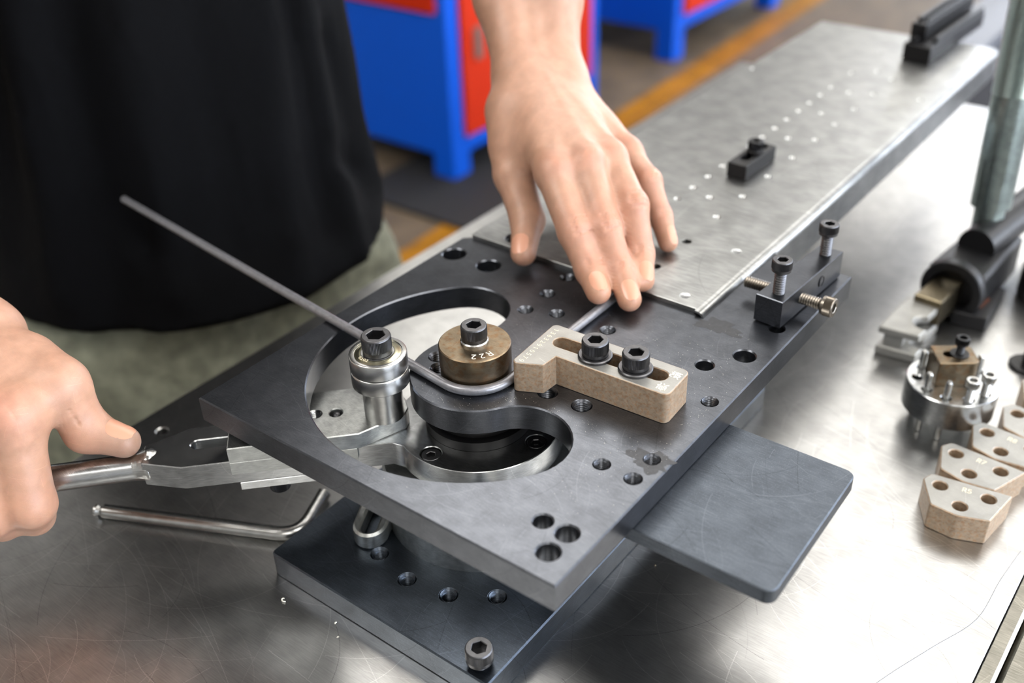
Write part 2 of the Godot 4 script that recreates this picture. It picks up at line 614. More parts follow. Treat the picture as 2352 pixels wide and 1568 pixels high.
# ---------------------------------------------------------------- camera, light, exposure
func _ready() -> void:
	rng.seed = 7
	var cam := Camera3D.new()
	cam.name = "camera"
	add_child(cam)
	cam.transform = Transform3D(Basis.from_euler(Vector3(-0.5791, 0.6703, -0.0358)), Vector3(0.4635, 0.4893, 0.2814))
	var lens := CameraAttributesPhysical.new()
	lens.frustum_focal_length = 36.78
	lens.frustum_focus_distance = 0.615
	lens.exposure_aperture = 4.0
	lens.frustum_near = 0.02
	lens.frustum_far = 60.0
	cam.attributes = lens
	cam.fov = 36.1426
	cam.near = 0.02
	cam.far = 60.0
	cam.current = true

	var env := Environment.new()
	env.background_mode = Environment.BG_SKY
	var sky := Sky.new()
	var air := ProceduralSkyMaterial.new()
	air.sky_top_color = Color(0.80, 0.86, 0.95)
	air.sky_horizon_color = Color(0.95, 0.96, 0.98)
	air.ground_horizon_color = Color(0.55, 0.55, 0.53)
	air.ground_bottom_color = Color(0.35, 0.35, 0.34)
	air.sky_energy_multiplier = 3.5
	air.sun_angle_max = 0.0
	sky.sky_material = air
	env.sky = sky
	env.tonemap_mode = Environment.TONE_MAPPER_LINEAR
	env.tonemap_exposure = 1.3
	env.sdfgi_enabled = true
	env.ssao_enabled = true
	env.ssil_enabled = true
	var we := WorldEnvironment.new()
	we.name = "environment"
	we.environment = env
	add_child(we)

	make_materials()
	build_hall()
	# ceiling luminaires: u, v, width, length, strength
	ceiling_lamp(-0.45, 3.4, 2.2, 3.2, 0.70, "ceiling light panel over the aisle nearest the bench")
	ceiling_lamp(-0.45, 6.9, 2.2, 3.2, 0.72, "ceiling light panel over the aisle beyond the cabinets")
	ceiling_lamp(-0.45, 10.4, 2.2, 3.2, 0.85, "ceiling light panel over the end of the aisle")
	ceiling_lamp(-2.3, 2.9, 2.0, 2.8, 1.7, "ceiling light panel above and behind the person")
	ceiling_lamp(-2.6, 9.9, 1.4, 2.6, 1.2, "ceiling light panel over the far left bay")
	ceiling_lamp(2.9, 0.9, 1.9, 3.2, 2.4, "ceiling light panel behind the bench by the windows")
	ceiling_lamp(3.5, 4.9, 1.9, 3.2, 2.2, "ceiling light panel in the far bay by the windows")
	ceiling_lamp(2.8, -2.9, 2.4, 1.9, 1.4, "ceiling light panel behind the photographer's place")
	ceiling_lamp(-1.4, -1.9, 1.9, 1.9, 2.8, "ceiling light panel over the near left bay")

	build_cabinets()
	build_bench()
	build_bender()
	build_arm()
	build_die()
	build_rod()
	build_clamp_block()
	build_adjuster()
	build_tray()
	build_bench_tools()
	build_dust()
	build_background()
	build_person()

func ceiling_lamp(u: float, vv: float, wide: float, long: float, power: float, label: String) -> void:
	var t := thing("ceiling_light", label, "ceiling light", at(u, 3.58, vv), "ceiling light panels")
	put("housing", box_mesh(-wide / 2 - 0.04, 0.0, -long / 2 - 0.04, wide / 2 + 0.04, 0.09, long / 2 + 0.04, 0.004), M.frame_grey, t)
	put("diffuser", box_mesh(-wide / 2, -0.012, -long / 2, wide / 2, 0.001, long / 2, 0.001), M.lamp_face, t)
	var l := AreaLight3D.new()
	l.name = "panel_light"
	l.area_size = Vector2(wide, long)
	l.area_normalize_energy = false
	l.light_energy = power
	l.light_color = Color(1.0, 0.985, 0.96)
	l.shadow_enabled = true
	l.area_range = 30.0
	t.add_child(l)
	l.transform = Transform3D(Basis(Vector3.RIGHT, -PI / 2), Vector3(0, -0.016, 0))

# ---------------------------------------------------------------- the hall
func build_hall() -> void:
	var u0 := -3.7; var u1 := 6.0; var v0 := -4.5; var v1 := 13.0; var top := 3.66
	var f := struct("floor", box_mesh(u0 - 0.2, FLOOR - 0.2, v0 - 0.2, u1 + 0.2, FLOOR, v1 + 0.2, 0.001), M.floor_concrete)
	var strip := Geo.new()
	prism(strip, rect(-0.055, -3.0, 0.055, 9.6), [], 0.0, 0.0012, 0.0003)
	put("marking_line", strip.mesh(), M.line_yellow, f, Transform3D(Basis(Vector3.UP, 0.052), P(-1.245, FLOOR, 2.2)))
	struct("ceiling", box_mesh(u0 - 0.2, top, v0 - 0.2, u1 + 0.2, top + 0.2, v1 + 0.2, 0.001), M.ceiling_white)
	struct("wall_left", box_mesh(u0 - 0.2, FLOOR, v0 - 0.2, u0, top, v1 + 0.2, 0.001), M.wall_grey)
	struct("wall_front", box_mesh(u0, FLOOR, v0 - 0.2, u1, top, v0, 0.001), M.wall_grey)
	# two walls with a row of windows: solid below and above, piers between
	window_wall("wall_back", [[-3.1, -0.9], [-0.1, 2.1], [2.9, 5.1]], 0.9, 3.1, v1, u0, u1, true)
	window_wall("wall_right", [[-2.6, 0.4], [1.2, 4.2], [5.0, 8.0], [8.8, 11.6]], 0.1, 2.6, u1, v0, v1, false)

func window_wall(called: String, gaps: Array, sill: float, head: float, plane: float, from: float, to: float, along_u: bool) -> void:
	var g := Geo.new()
	var spans := []
	var x := from
	for gap in gaps:
		spans.append([x, gap[0], FLOOR, 3.66])
		spans.append([gap[0], gap[1], FLOOR, sill])
		spans.append([gap[0], gap[1], head, 3.66])
		x = gap[1]
	spans.append([x, to, FLOOR, 3.66])
	for s in spans:
		if along_u:
			prism(g, rect(s[0], plane, s[1], plane + 0.2), [], s[2], s[3], 0.0)
		else:
			prism(g, rect(plane, s[0], plane + 0.2, s[1]), [], s[2], s[3], 0.0)
	struct(called, g.mesh(), M.wall_white)
	for gap in gaps:
		var w := Node3D.new()
		w.name = numbered("window_1")
		for k in 20:
			if not has_node("window_%d" % (k + 1)):
				w.name = "window_%d" % (k + 1)
				break
		add_child(w)
		w.set_meta("kind", "structure")
		var bars := Geo.new()
		var cuts := 4
		for k in cuts + 1:
			var p := lerpf(gap[0], gap[1], float(k) / cuts)
			var a := clampf(p - 0.025, gap[0], gap[1] - 0.05)
			if along_u:
				prism(bars, rect(a, plane + 0.05, a + 0.05, plane + 0.12), [], sill, head, 0.002)
			else:
				prism(bars, rect(plane + 0.05, a, plane + 0.12, a + 0.05), [], sill, head, 0.002)
		for y in [sill, (sill + head) / 2, head - 0.05]:
			if along_u:
				prism(bars, rect(gap[0], plane + 0.055, gap[1], plane + 0.115), [], y, y + 0.05, 0.002)
			else:
				prism(bars, rect(plane + 0.055, gap[0], plane + 0.115, gap[1]), [], y, y + 0.05, 0.002)
		put("window_frame", bars.mesh(), M.frame_grey, w)
		for k in cuts:
			var p0 := lerpf(gap[0], gap[1], float(k) / cuts) + 0.02
			var p1 := lerpf(gap[0], gap[1], float(k + 1) / cuts) - 0.02
			var pane := Geo.new()
			if along_u:
				prism(pane, rect(p0, plane + 0.08, p1, plane + 0.085), [], sill + 0.02, head - 0.02, 0.0)
			else:
				prism(pane, rect(plane + 0.08, p0, plane + 0.085, p1), [], sill + 0.02, head - 0.02, 0.0)
			put("pane", pane.mesh(), M.window_glass, w)

func build_cabinets() -> void:
	var t := thing("tool_cabinet", "blue steel cabinet with an orange door, behind the resting hand", "cabinet", P(-1.41, FLOOR, 1.84))
	cabinet(t, 0.75, 0.70, 0.95, 0.075)
	var d := thing("tool_cabinet", "blue steel cabinet farther along the aisle, only its lower end in view", "cabinet", P(-1.42, FLOOR, 3.12))
	cabinet(d, 0.9, 0.72, 0.95, 0.11)
	var g := Geo.new()
	prism(g, rounded(rect(-1.62, 1.62, -1.15, 2.30), [0.05]), [], FLOOR, FLOOR + 0.012, 0.002)
	tag(put("floor_mat", g.mesh(), M.rubber_mat), "black rubber mat lying on the floor beside the cabinet foot", "mat")

func cabinet(t: Node3D, wide: float, deep: float, tall: float, foot_h: float) -> void:
	# near corner at the origin; one face looks along -v (drawer end), the other along +u (doors)
	put("body", box_mesh(-deep, foot_h, 0, 0, tall, wide, 0.006), M.cabinet_blue, t)
	for s in [[-0.075, 0.0], [-0.075, wide - 0.075], [-deep, 0.0], [-deep, wide - 0.075]]:
		put("foot", box_mesh(s[0], 0, s[1], s[0] + 0.075, foot_h + 0.01, s[1] + 0.075, 0.004), M.cabinet_blue, t)
	var door := put("door", box_mesh(0, foot_h + 0.055, 0.055, 0.014, tall - 0.05, wide - 0.055, 0.003), M.cabinet_orange, t)
	put("handle", box_mesh(0.014, foot_h + 0.27, 0.10, 0.022, foot_h + 0.36, 0.13, 0.003), M.grey_handle, door)
	put("side_panel", box_mesh(-deep + 0.04, 0.49, -0.012, -0.03, tall - 0.05, 0, 0.003), M.cabinet_orange, t)

func build_background() -> void:
	# grey machine bed beyond the bench, seen past the zinc lever
	var t := thing("machine_bed", "blurred grey machine bed with a pale guide rail, standing beyond the bench end", "machine", P(0.0, FLOOR, 1.75))
	put("bed", box_mesh(-0.16, 0.0, 0.0, 1.1, 0.62, 0.9, 0.006), M.machine_grey, t)
	put("guide_rail", box_mesh(-0.08, 0.6205, 0.0, -0.02, 0.655, 0.9, 0.004), M.machine_grey, t)
	put("guide_rail", box_mesh(0.16, 0.6205, 0.0, 0.22, 0.655, 0.9, 0.004), M.machine_grey, t)
	put("saddle", box_mesh(-0.05, 0.656, 0.42, 0.5, 0.74, 0.8, 0.006), M.machine_grey, t)

func build_bench() -> void:
	var t := thing("workbench", "stainless steel workbench carrying the bender and the loose tools", "workbench")
	var g := Geo.new()
	var u0 := -0.1722; var u1 := 0.4231; var v0 := -0.62; var v1 := 1.066
	prism(g, rect(u0, v0, u1, v1), [circle(-0.1467, 0.0518, 0.0045, 20)], -0.004, 0.0, 0.0006)
	put("tabletop", g.mesh(), M.stainless_bench, t)
	for s in [[u0, u0 + 0.012], [u1 - 0.001, u1 + 0.010]]:
		put("edge_strip", box_mesh(s[0], -0.045, v0, s[1], -0.0042 if s[0] < 0 else -0.003, v1, 0.002), M.bench_edge, t)
	put("side_rail", box_mesh(u1 + 0.0105, -0.06, v0, u1 + 0.040, -0.006, v1, 0.003), M.bench_edge, t)
	put("core", box_mesh(u0 + 0.0125, -0.043, v0 + 0.01, u1 - 0.002, -0.0042, v1 - 0.01, 0.001), M.black_paint, t)
	for s in [[u0 + 0.02, v0 + 0.03], [u1 - 0.07, v0 + 0.03], [u0 + 0.02, v1 - 0.08], [u1 - 0.07, v1 - 0.08]]:
		put("leg", box_mesh(s[0], FLOOR, s[1], s[0] + 0.05, -0.043, s[1] + 0.05, 0.003), M.bench_edge, t)
	# a long thin scratch that wanders over the right-hand end of the top
	var line := PackedVector3Array()
	var knots := [Vector2(0.366, 0.075), Vector2(0.372, 0.115), Vector2(0.383, 0.150), Vector2(0.397, 0.186), Vector2(0.411, 0.222), Vector2(0.413, 0.262), Vector2(0.4165, 0.300)]
	for i in knots.size() - 1:
		for j in 6:
			var p: Vector2 = knots[i].cubic_interpolate(knots[i + 1], knots[maxi(i - 1, 0)], knots[mini(i + 2, knots.size() - 1)], j / 6.0)
			line.append(P(p.x, 0.00003, p.y))
	var s_ := Geo.new()
	tube(s_, line, 0.00022, 6, true, 0.3)
	put("scratch", s_.mesh(), M.scratch_grey, t)

# ---------------------------------------------------------------- bender
func slot_ring(cu: float, cv: float, mid: float, half: float, a0: float, a1: float, seg: int) -> PackedVector2Array:
	# an arc-shaped slot with round ends
	var out := PackedVector2Array()
	for i in seg + 1:
		var a := lerpf(a0, a1, float(i) / seg)
		out.append(Vector2(cu + (mid + half) * cos(a), cv + (mid + half) * sin(a)))
	for i in range(1, 16):
		var a := a1 + PI * i / 16
		out.append(Vector2(cu + mid * cos(a1) + half * cos(a), cv + mid * sin(a1) + half * sin(a)))
	for i in seg + 1:
		var a := lerpf(a1, a0, float(i) / seg)
		out.append(Vector2(cu + (mid - half) * cos(a), cv + (mid - half) * sin(a)))
	for i in range(1, 16):
		var a := a0 + PI + PI * i / 16
		out.append(Vector2(cu + mid * cos(a0) + half * cos(a), cv + mid * sin(a0) + half * sin(a)))
	return out

func build_bender() -> void:
	var t := thing("rod_bender", "dark drilled steel plate with a curved opening, raised on a column and foot plate", "bending jig")
	# foot plate
	var foot := Geo.new()
	var taps := [[0.0953, 0.0409], [0.1243, 0.0346], [0.1532, 0.0397], [0.178, 0.0557]]
	var holes := []
	for p in taps:
		holes.append(circle(p[0], p[1], 0.0052, 24))
	prism(foot, rounded(rect(0.0374, 0.0012, 0.2135, 0.345), [0.004, 0.002, 0.004, 0.004]), holes, 0.0, BASE, 0.0009)
	var fp := put("foot_plate", foot.mesh(), M.blue_steel, t)
	for p in taps:
		put("tapped_hole", thread_mesh(0.0048, 0.014), M.blue_steel, fp, at(p[0], BASE, p[1]))
	screw(t, at(0.2010, BASE + 0.004, 0.0105, 0.7), "ten", 0.012)
	# slotted lug on the foot plate
	var lug := Geo.new()
	var dir := Vector2(0.45, -0.89)
	var pts := PackedVector2Array()
	for i in 17:
		var a := -PI / 2 + PI * i / 16
		pts.append(Vector2(0.012 * cos(a), 0.011 * sin(a)))
	pts.append(Vector2(-0.034, 0.012))
	pts.append(Vector2(-0.034, -0.012))
	var oval := PackedVector2Array()
	for i in 13:
		var a := -PI / 2 + PI * i / 12
		oval.append(Vector2(0.0035 + 0.0052 * cos(a), 0.0052 * sin(a)))
	for i in 13:
		var a := PI / 2 + PI * i / 12
		oval.append(Vector2(-0.022 + 0.0052 * cos(a), 0.0052 * sin(a)))
	prism(lug, pts, [oval], 0.0, 0.0125, 0.0015)
	put("slotted_lug", lug.mesh(), M.milled_steel, t, Transform3D(Basis(Vector3.UP, atan2(dir.y, dir.x)), P(0.081, BASE, 0.049)))
	# column
	var col := Geo.new()
	lathe(col, PackedVector2Array([Vector2(0, BASE), Vector2(0.064, BASE), Vector2(0.064, H - 0.0620), Vector2(0.0625, H - 0.0605), Vector2(0, H - 0.0605)]), 64)
	put("column", col.mesh(), M.milled_steel, t, P(PU, 0, PV))
	var hub := Geo.new()
	lathe(hub, PackedVector2Array([Vector2(0.0, H - 0.0363), Vector2(0.0335, H - 0.0363), Vector2(0.0335, H - 0.030), Vector2(0.0295, H - 0.029), Vector2(0.0295, H - 0.0176), Vector2(0, H - 0.0176)]), 56)
	put("hub", hub.mesh(), M.black_paint, t, P(PU, 0, PV))
	# top plate
	var plain := [[0.0114, 0.2244, 0.0085], [0.0433, 0.2247, 0.0085], [0.2451, 0.2241, 0.0068], [0.2298, 0.2014, 0.0055], [0.2301, 0.0329, 0.0052], [0.2451, 0.0328, 0.0061], [0.2449, 0.0168, 0.0061], [0.0376, 0.2640, 0.0078], [0.2475, 0.2640, 0.0050], [0.1455, 0.2851, 0.0042], [0.1450, 0.3299, 0.0042]]
	var tapped := [[0.1012, 0.1913, 0.0042], [0.1213, 0.1991, 0.0042], [0.1012, 0.2168, 0.0042], [0.1917, 0.1244, 0.0052], [0.168, 0.1236, 0.0052], [0.2502, 0.17, 0.0042], [0.230, 0.0869, 0.0040], [0.2499, 0.1058, 0.0042], [0.2499, 0.0866, 0.0041], [0.0996, 0.2425, 0.0042], [0.0895, 0.1155, 0.0052], [0.0985, 0.1065, 0.0050], [0.1600, 0.2010, 0.0042]]
	holes = [slot_ring(PU, PV, 0.0722, 0.0310, deg_to_rad(136.0), deg_to_rad(327.0), 90)]
	for p in plain:
		holes.append(circle(p[0], p[1], p[2], 26))
	for p in tapped:
		holes.append(circle(p[0], p[1], p[2] + 0.0004, 24))
	var outline := PackedVector2Array([Vector2(0, 0), Vector2(0.2608, 0), Vector2(0.2608, 0.3538), Vector2(0.0060, 0.3538), Vector2(0.0060, 0.2530), Vector2(0, 0.2480)])
	var top := Geo.new()
	prism(top, outline, holes, H - 0.0174, H, 0.0008)
	var tp := put("top_plate", top.mesh(), M.black_steel, t)
	for p in tapped:
		put("tapped_hole", thread_mesh(p[2], 0.0155), M.black_steel, tp, at(p[0], H, p[1]))
	# dried oil marks on the plate, thin films with ragged outlines
	for q in [[0.2495, 0.1045, 0.0120, 0.0085, 5], [0.2165, 0.2450, 0.0150, 0.0075, 9]]:
		var film := PackedVector2Array()
		for i in 40:
			var a := TAU * i / 40
			var r := 1.0 + 0.20 * sin(a * 3.0 + q[4]) + 0.16 * sin(a * 7.0 + q[4] * 2.0) + 0.10 * sin(a * 13.0)
			film.append(Vector2(q[0] + q[2] * r * cos(a), q[1] + q[3] * r * sin(a)))
		var mark := Geo.new()
		var gaps := [circle(0.2499, 0.1058, 0.0050, 24)] if q[4] == 5 else []
		prism(mark, film, gaps, H + 0.00002, H + 0.00006, 0.0, false)
		put("oil_mark", mark.mesh(), M.oil_film, tp)
	# side shelf under the right-hand edge
	var shelf := Geo.new()
	prism(shelf, rounded(PackedVector2Array([Vector2(0.205, 0.0700), Vector2(0.3395, 0.0710), Vector2(0.3375, 0.1795), Vector2(0.205, 0.1785)]), [0.001, 0.006, 0.006, 0.001]), [], H - 0.0174 - 0.0096, H - 0.0176, 0.0006)
	put("side_shelf", shelf.mesh(), M.grey_plate, t)
	# back post that carries the rear of the top plate on the foot plate
	put("rear_post", box_mesh(0.06, BASE, 0.250, 0.20, H - 0.0176, 0.335, 0.001), M.black_paint, t)

func arm_point(s: float, o: float) -> Vector2:
	# along the swing arm from the pivot, and across it towards the camera
	return Vector2(PU, PV) - s * Vector2(0.695, 0.719) + o * Vector2(0.719, -0.695)

func arm_poly(list: Array) -> PackedVector2Array:
	var out := PackedVector2Array()
	for p in list:
		out.append(arm_point(p[0], p[1]))
	return out

func build_arm() -> void:
	var t := thing("swing_arm", "bright steel swing arm with round handle, slotted bar and bearing roller under the dark plate", "bending arm")
	var y1 := H - 0.0365
	var y0 := H - 0.0535
	# pivot disc with the arm root, inner corners filleted
	var both := Geometry2D.merge_polygons(circle(PU, PV, 0.0525, 90), ccw(arm_poly([[0.02, 0.0145], [0.1, 0.0145], [0.1, -0.0246], [0.02, -0.0246]])))
	var grown := Geometry2D.offset_polygon(both[0], 0.0075, Geometry2D.JOIN_ROUND)
	var body := Geometry2D.offset_polygon(grown[0], -0.0075, Geometry2D.JOIN_ROUND)
	var clean := PackedVector2Array()
	for p in body[0]:
		if clean.is_empty() or clean[-1].distance_to(p) > 0.0009:
			clean.append(p)
	var g := Geo.new()
	var bores := [circle(0.117, 0.073, 0.0066, 28), circle(0.1622, 0.119, 0.0066, 28)]
	prism(g, clean, bores, y0, y1, 0.0004)
	var disc := put("pivot_disc", g.mesh(), M.bright_steel, t)
	for p in [[0.117, 0.073], [0.1622, 0.119]]:
		var s := put("cap_screw", screw_mesh(0.0062, 0.007, 0.003, 0.0, 0.005, false), M.oxide_bolt, disc, at(p[0], y1 - 0.0078, p[1], p[0] * 9.0))
		s.set_meta("label", "countersunk black socket screw")
	# slotted handle bar
	var bar := Geo.new()
	var slot := []
	for i in 11:
		var a := -PI / 2 + PI * i / 10
		slot.append([0.1745 + 0.0042 * cos(a), -0.0068 + 0.0042 * sin(a)])
	for i in 11:
		var a := PI / 2 + PI * i / 10
		slot.append([0.136 + 0.0042 * cos(a), -0.0068 + 0.0042 * sin(a)])
	prism(bar, arm_poly([[0.1003, 0.0145], [0.1825, 0.0145], [0.2070, 0.0060], [0.2070, -0.0115], [0.1806, -0.0246], [0.1003, -0.0246]]), [arm_poly(slot)], y0, y1, 0.0006)
	put("slotted_bar", bar.mesh(), M.bright_steel, t)
	# clamp block over both, with a cheek down the near side
	var top := Geo.new()
	var yb := H - 0.025
	var bores2 := []
	for p in [[0.0427, 0.0500], [0.0522, 0.0588]]:
		bores2.append(circle(p[0], p[1], 0.0042, 22))
	prism(top, arm_poly([[0.1534, 0.0166], [0.1534, -0.032], [0.062, -0.032], [0.050, -0.026], [0.0445, -0.014], [0.0435, -0.004], [0.046, 0.0023], [0.0751, 0.0166]]), bores2, y1 + 0.0001, yb, 0.0006)
	prism(top, arm_poly([[0.1534, 0.0166], [0.1534, 0.0147], [0.0770, 0.0147], [0.0770, 0.0166]]), [], H - 0.0452, y1 + 0.0004, 0.0003)
	var blk := put("clamp_block", top.mesh(), M.milled_steel, t)
	put("tapped_hole", thread_mesh(0.0038, 0.009), M.bright_steel, blk, at(0.0427, yb, 0.0500))
	var ball := Geo.new()
	var prof := PackedVector2Array([Vector2(0.0042, -0.006), Vector2(0.0042, -0.0024), Vector2(0.0031, -0.0016)])
	for i in 7:
		var a := PI / 2 * i / 6
		prof.append(Vector2(0.0029 * cos(a), -0.0024 + 0.0022 * sin(a)))
	lathe(ball, prof, 24, 0.8)
	put("ball_plunger", ball.mesh(), M.oxide_bolt, blk, at(0.0522, yb, 0.0588))
	# keeper bar and its screw below
	var low := Geo.new()
	prism(low, arm_poly([[0.1500, 0.0145], [0.1500, -0.010], [0.070, -0.010], [0.070, 0.0145]]), [], H - 0.0595, y0 - 0.0001, 0.0004)
	put("keeper_bar", low.mesh(), M.bright_steel, t)
	var under := at(arm_point(0.128, 0.006).x, H - 0.0595, arm_point(0.128, 0.006).y)
	screw(t, under * Transform3D(Basis(Vector3.RIGHT, PI), Vector3.ZERO), "eight", 0.0, "black_paint")
	# round handle with its weld
	var handle := Geo.new()
	var start := P(-0.0250, H - 0.0452, -0.0275)
	var along := Vector3(-0.67, 0, 0.742)
	tube(handle, PackedVector3Array([start - along * 0.006, start + along * 0.152]), 0.0085, 30)
	put("handle_tube", handle.mesh(), M.bright_steel, t)
	var weld := Geo.new()
	var lumps := FastNoiseLite.new()
	lumps.seed = 3
	lumps.frequency = 160.0
	var across := Vector3(0.742, 0, 0.67)
	var rows := []
	for i in 15:
		var w := -0.0075 + 0.018 * i / 14.0
		var ring := []
		for k in 37:
			var a := TAU * (k % 36) / 36.0
			var dirn := across * cos(a) + Vector3.UP * sin(a)
			var swell := 0.0085 + 0.0021 * exp(-pow((w - 0.0005) / 0.0042, 2.0)) + 0.0006 * lumps.get_noise_3d(w, cos(a) * 0.008, sin(a) * 0.008) * exp(-pow(w / 0.007, 2.0))
			if i == 14:
				swell = 0.0084
			ring.append([start + along * w + dirn * swell, dirn])
		rows.append(ring)
	for i in 14:
		for k in 36:
			var p0: Vector3 = rows[i][k][0]
			var p1: Vector3 = rows[i][k + 1][0]
			var p2: Vector3 = rows[i + 1][k + 1][0]
			var p3: Vector3 = rows[i + 1][k][0]
			var nf := (p1 - p0).cross(p3 - p0).normalized()
			if nf.dot(rows[i][k][1]) < 0.0:
				nf = -nf
			weld.quad(p0, p1, p2, p3, nf, nf, nf, nf)
	put("weld_bead", weld.mesh(), M.bearing_steel, t)
	# roller: post, two ball bearings, clamping screw
	var rp := Vector2(0.078, 0.0758)
	var post := Geo.new()
	lathe(post, PackedVector2Array([Vector2(0, 0), Vector2(0.0122, 0), Vector2(0.0122, 0.0235), Vector2(0.0115, 0.024), Vector2(0, 0.024)]), 48)
	var pm := put("roller_post", post.mesh(), M.bearing_steel, t, at(rp.x, yb + 0.0001, rp.y))
	for k in 2:
		var b := Geo.new()
		var hb := 0.0109
		lathe(b, PackedVector2Array([Vector2(0.0145, 0), Vector2(0.0166, 0), Vector2(0.0175, 0.0009), Vector2(0.0175, hb - 0.0009), Vector2(0.0172, hb - 0.0003), Vector2(0.0166, hb), Vector2(0.0148, hb), Vector2(0.0146, hb - 0.0008), Vector2(0.0139, hb - 0.0008)]), 60, 0.75)
		lathe(b, PackedVector2Array([Vector2(0.0075, 0), Vector2(0.0100, 0), Vector2(0.0100, hb), Vector2(0.0075, hb)]), 48)
		var bm := put("ball_bearing", b.mesh(), M.bearing_steel, pm, Transform3D(Basis.IDENTITY, Vector3(0, 0.0241 + 0.011 * k, 0)))
		if k == 1:
			var sh := Geo.new()
			lathe(sh, PackedVector2Array([Vector2(0.0141, hb - 0.0006), Vector2(0.0137, hb - 0.0004), Vector2(0.0126, hb - 0.0004), Vector2(0.0122, hb - 0.0001), Vector2(0.0103, hb - 0.0001), Vector2(0.0102, hb - 0.001)]), 56, 0.7)
			put("bearing_shield", sh.mesh(), M.shield_steel, t, Transform3D(Basis.IDENTITY, P(rp.x, yb + 0.0001 + 0.0241 + 0.011, rp.y)))
	screw(t, at(rp.x, yb + 0.0001 + 0.0241 + 0.022, rp.y, 0.25), "twelve", 0.02)
	var r0 := rp + Vector2(0.0030, -0.0120)
	for k in 4:
		lettering(t, ["6", "2", "0", "2"][k], 0.0018, facing_up(rp.x - 0.001 + (k - 1.5) * 0.0019, yb + 0.0241 + 0.0222, rp.y - 0.0114 + absf(k - 1.5) * 0.0003, Vector2(0.9, 0.3)), "etching_faint")

func build_die() -> void:
	var t := thing("bending_die", "round brown steel die marked R22, held by a black socket screw", "bending die", P(PU, H + 0.0001, PV))
	var g := Geo.new()
	var hd := 0.0210
	lathe(g, PackedVector2Array([Vector2(0, 0), Vector2(0.0212, 0), Vector2(0.0217, 0.0006), Vector2(0.0217, 0.0060), Vector2(0.0220, 0.0064), Vector2(0.0220, hd - 0.0006), Vector2(0.0214, hd), Vector2(0, hd)]), 80, 0.9)
	put("die_body", g.mesh(), M.die_brown, t)
	put("washer", washer_mesh(0.0052, 0.0086, 0.0024), M.bearing_steel, t, Transform3D(Basis.IDENTITY, Vector3(0, hd, 0)))
	screw(t, Transform3D(Basis(Vector3.UP, 0.1), Vector3(0, hd + 0.0024, 0)), "ten", 0.02)
	var word := "R22"
	for k in 3:
		var a := atan2(-0.0095, 0.0133) - (k - 1) * 0.315 + 0.0
		var o := Vector2(cos(a), sin(a))
		lettering(t, word[k], 0.0046, facing_up(o.x * 0.0162, hd + 0.00005, o.y * 0.0162, Vector2(o.y, -o.x)), "etching")

func build_rod() -> void:
	var r := 0.0030
	var path := PackedVector3Array()
	var y := H + r + 0.0001
	var mid := 0.0220 + r + 0.0002
	path.append(P(PU + mid, y, 0.2350))
	path.append(P(PU + mid, y, PV + 0.04))
	var turn := deg_to_rad(97.0)
	for i in 33:
		var a := -turn * i / 32
		path.append(P(PU + mid * cos(a), y, PV + mid * sin(a)))
	var away := Vector2(-sin(turn), -cos(turn)).rotated(0.0)
	var end := Vector2(PU + mid * cos(turn), PV - mid * sin(turn))
	var tang := Vector2(-sin(turn), -cos(turn))
	tang = Vector2(-0.9925, 0.1225)
	path.append(P(end.x + tang.x * 0.05, y, end.y + tang.y * 0.05))
	path.append(P(end.x + tang.x * 0.2, y, end.y + tang.y * 0.2))
	path.append(P(end.x + tang.x * 0.388, y + 0.0004, end.y + tang.y * 0.388))
	var g := Geo.new()
	tube(g, path, r, 20)
	tag(put("steel_rod", g.mesh(), M.rod_steel), "grey round steel rod bent round the die, its long end pointing at the dark shirt", "rod")

func stroke(g: Geo, a: Vector2, b: Vector2, wide: float) -> void:
	var d := (b - a).normalized()
	var s := Vector2(-d.y, d.x) * wide / 2
	prism(g, PackedVector2Array([a - s, b - s, b + s, a + s]), [], 0.0, 0.00012, 0.0, false)

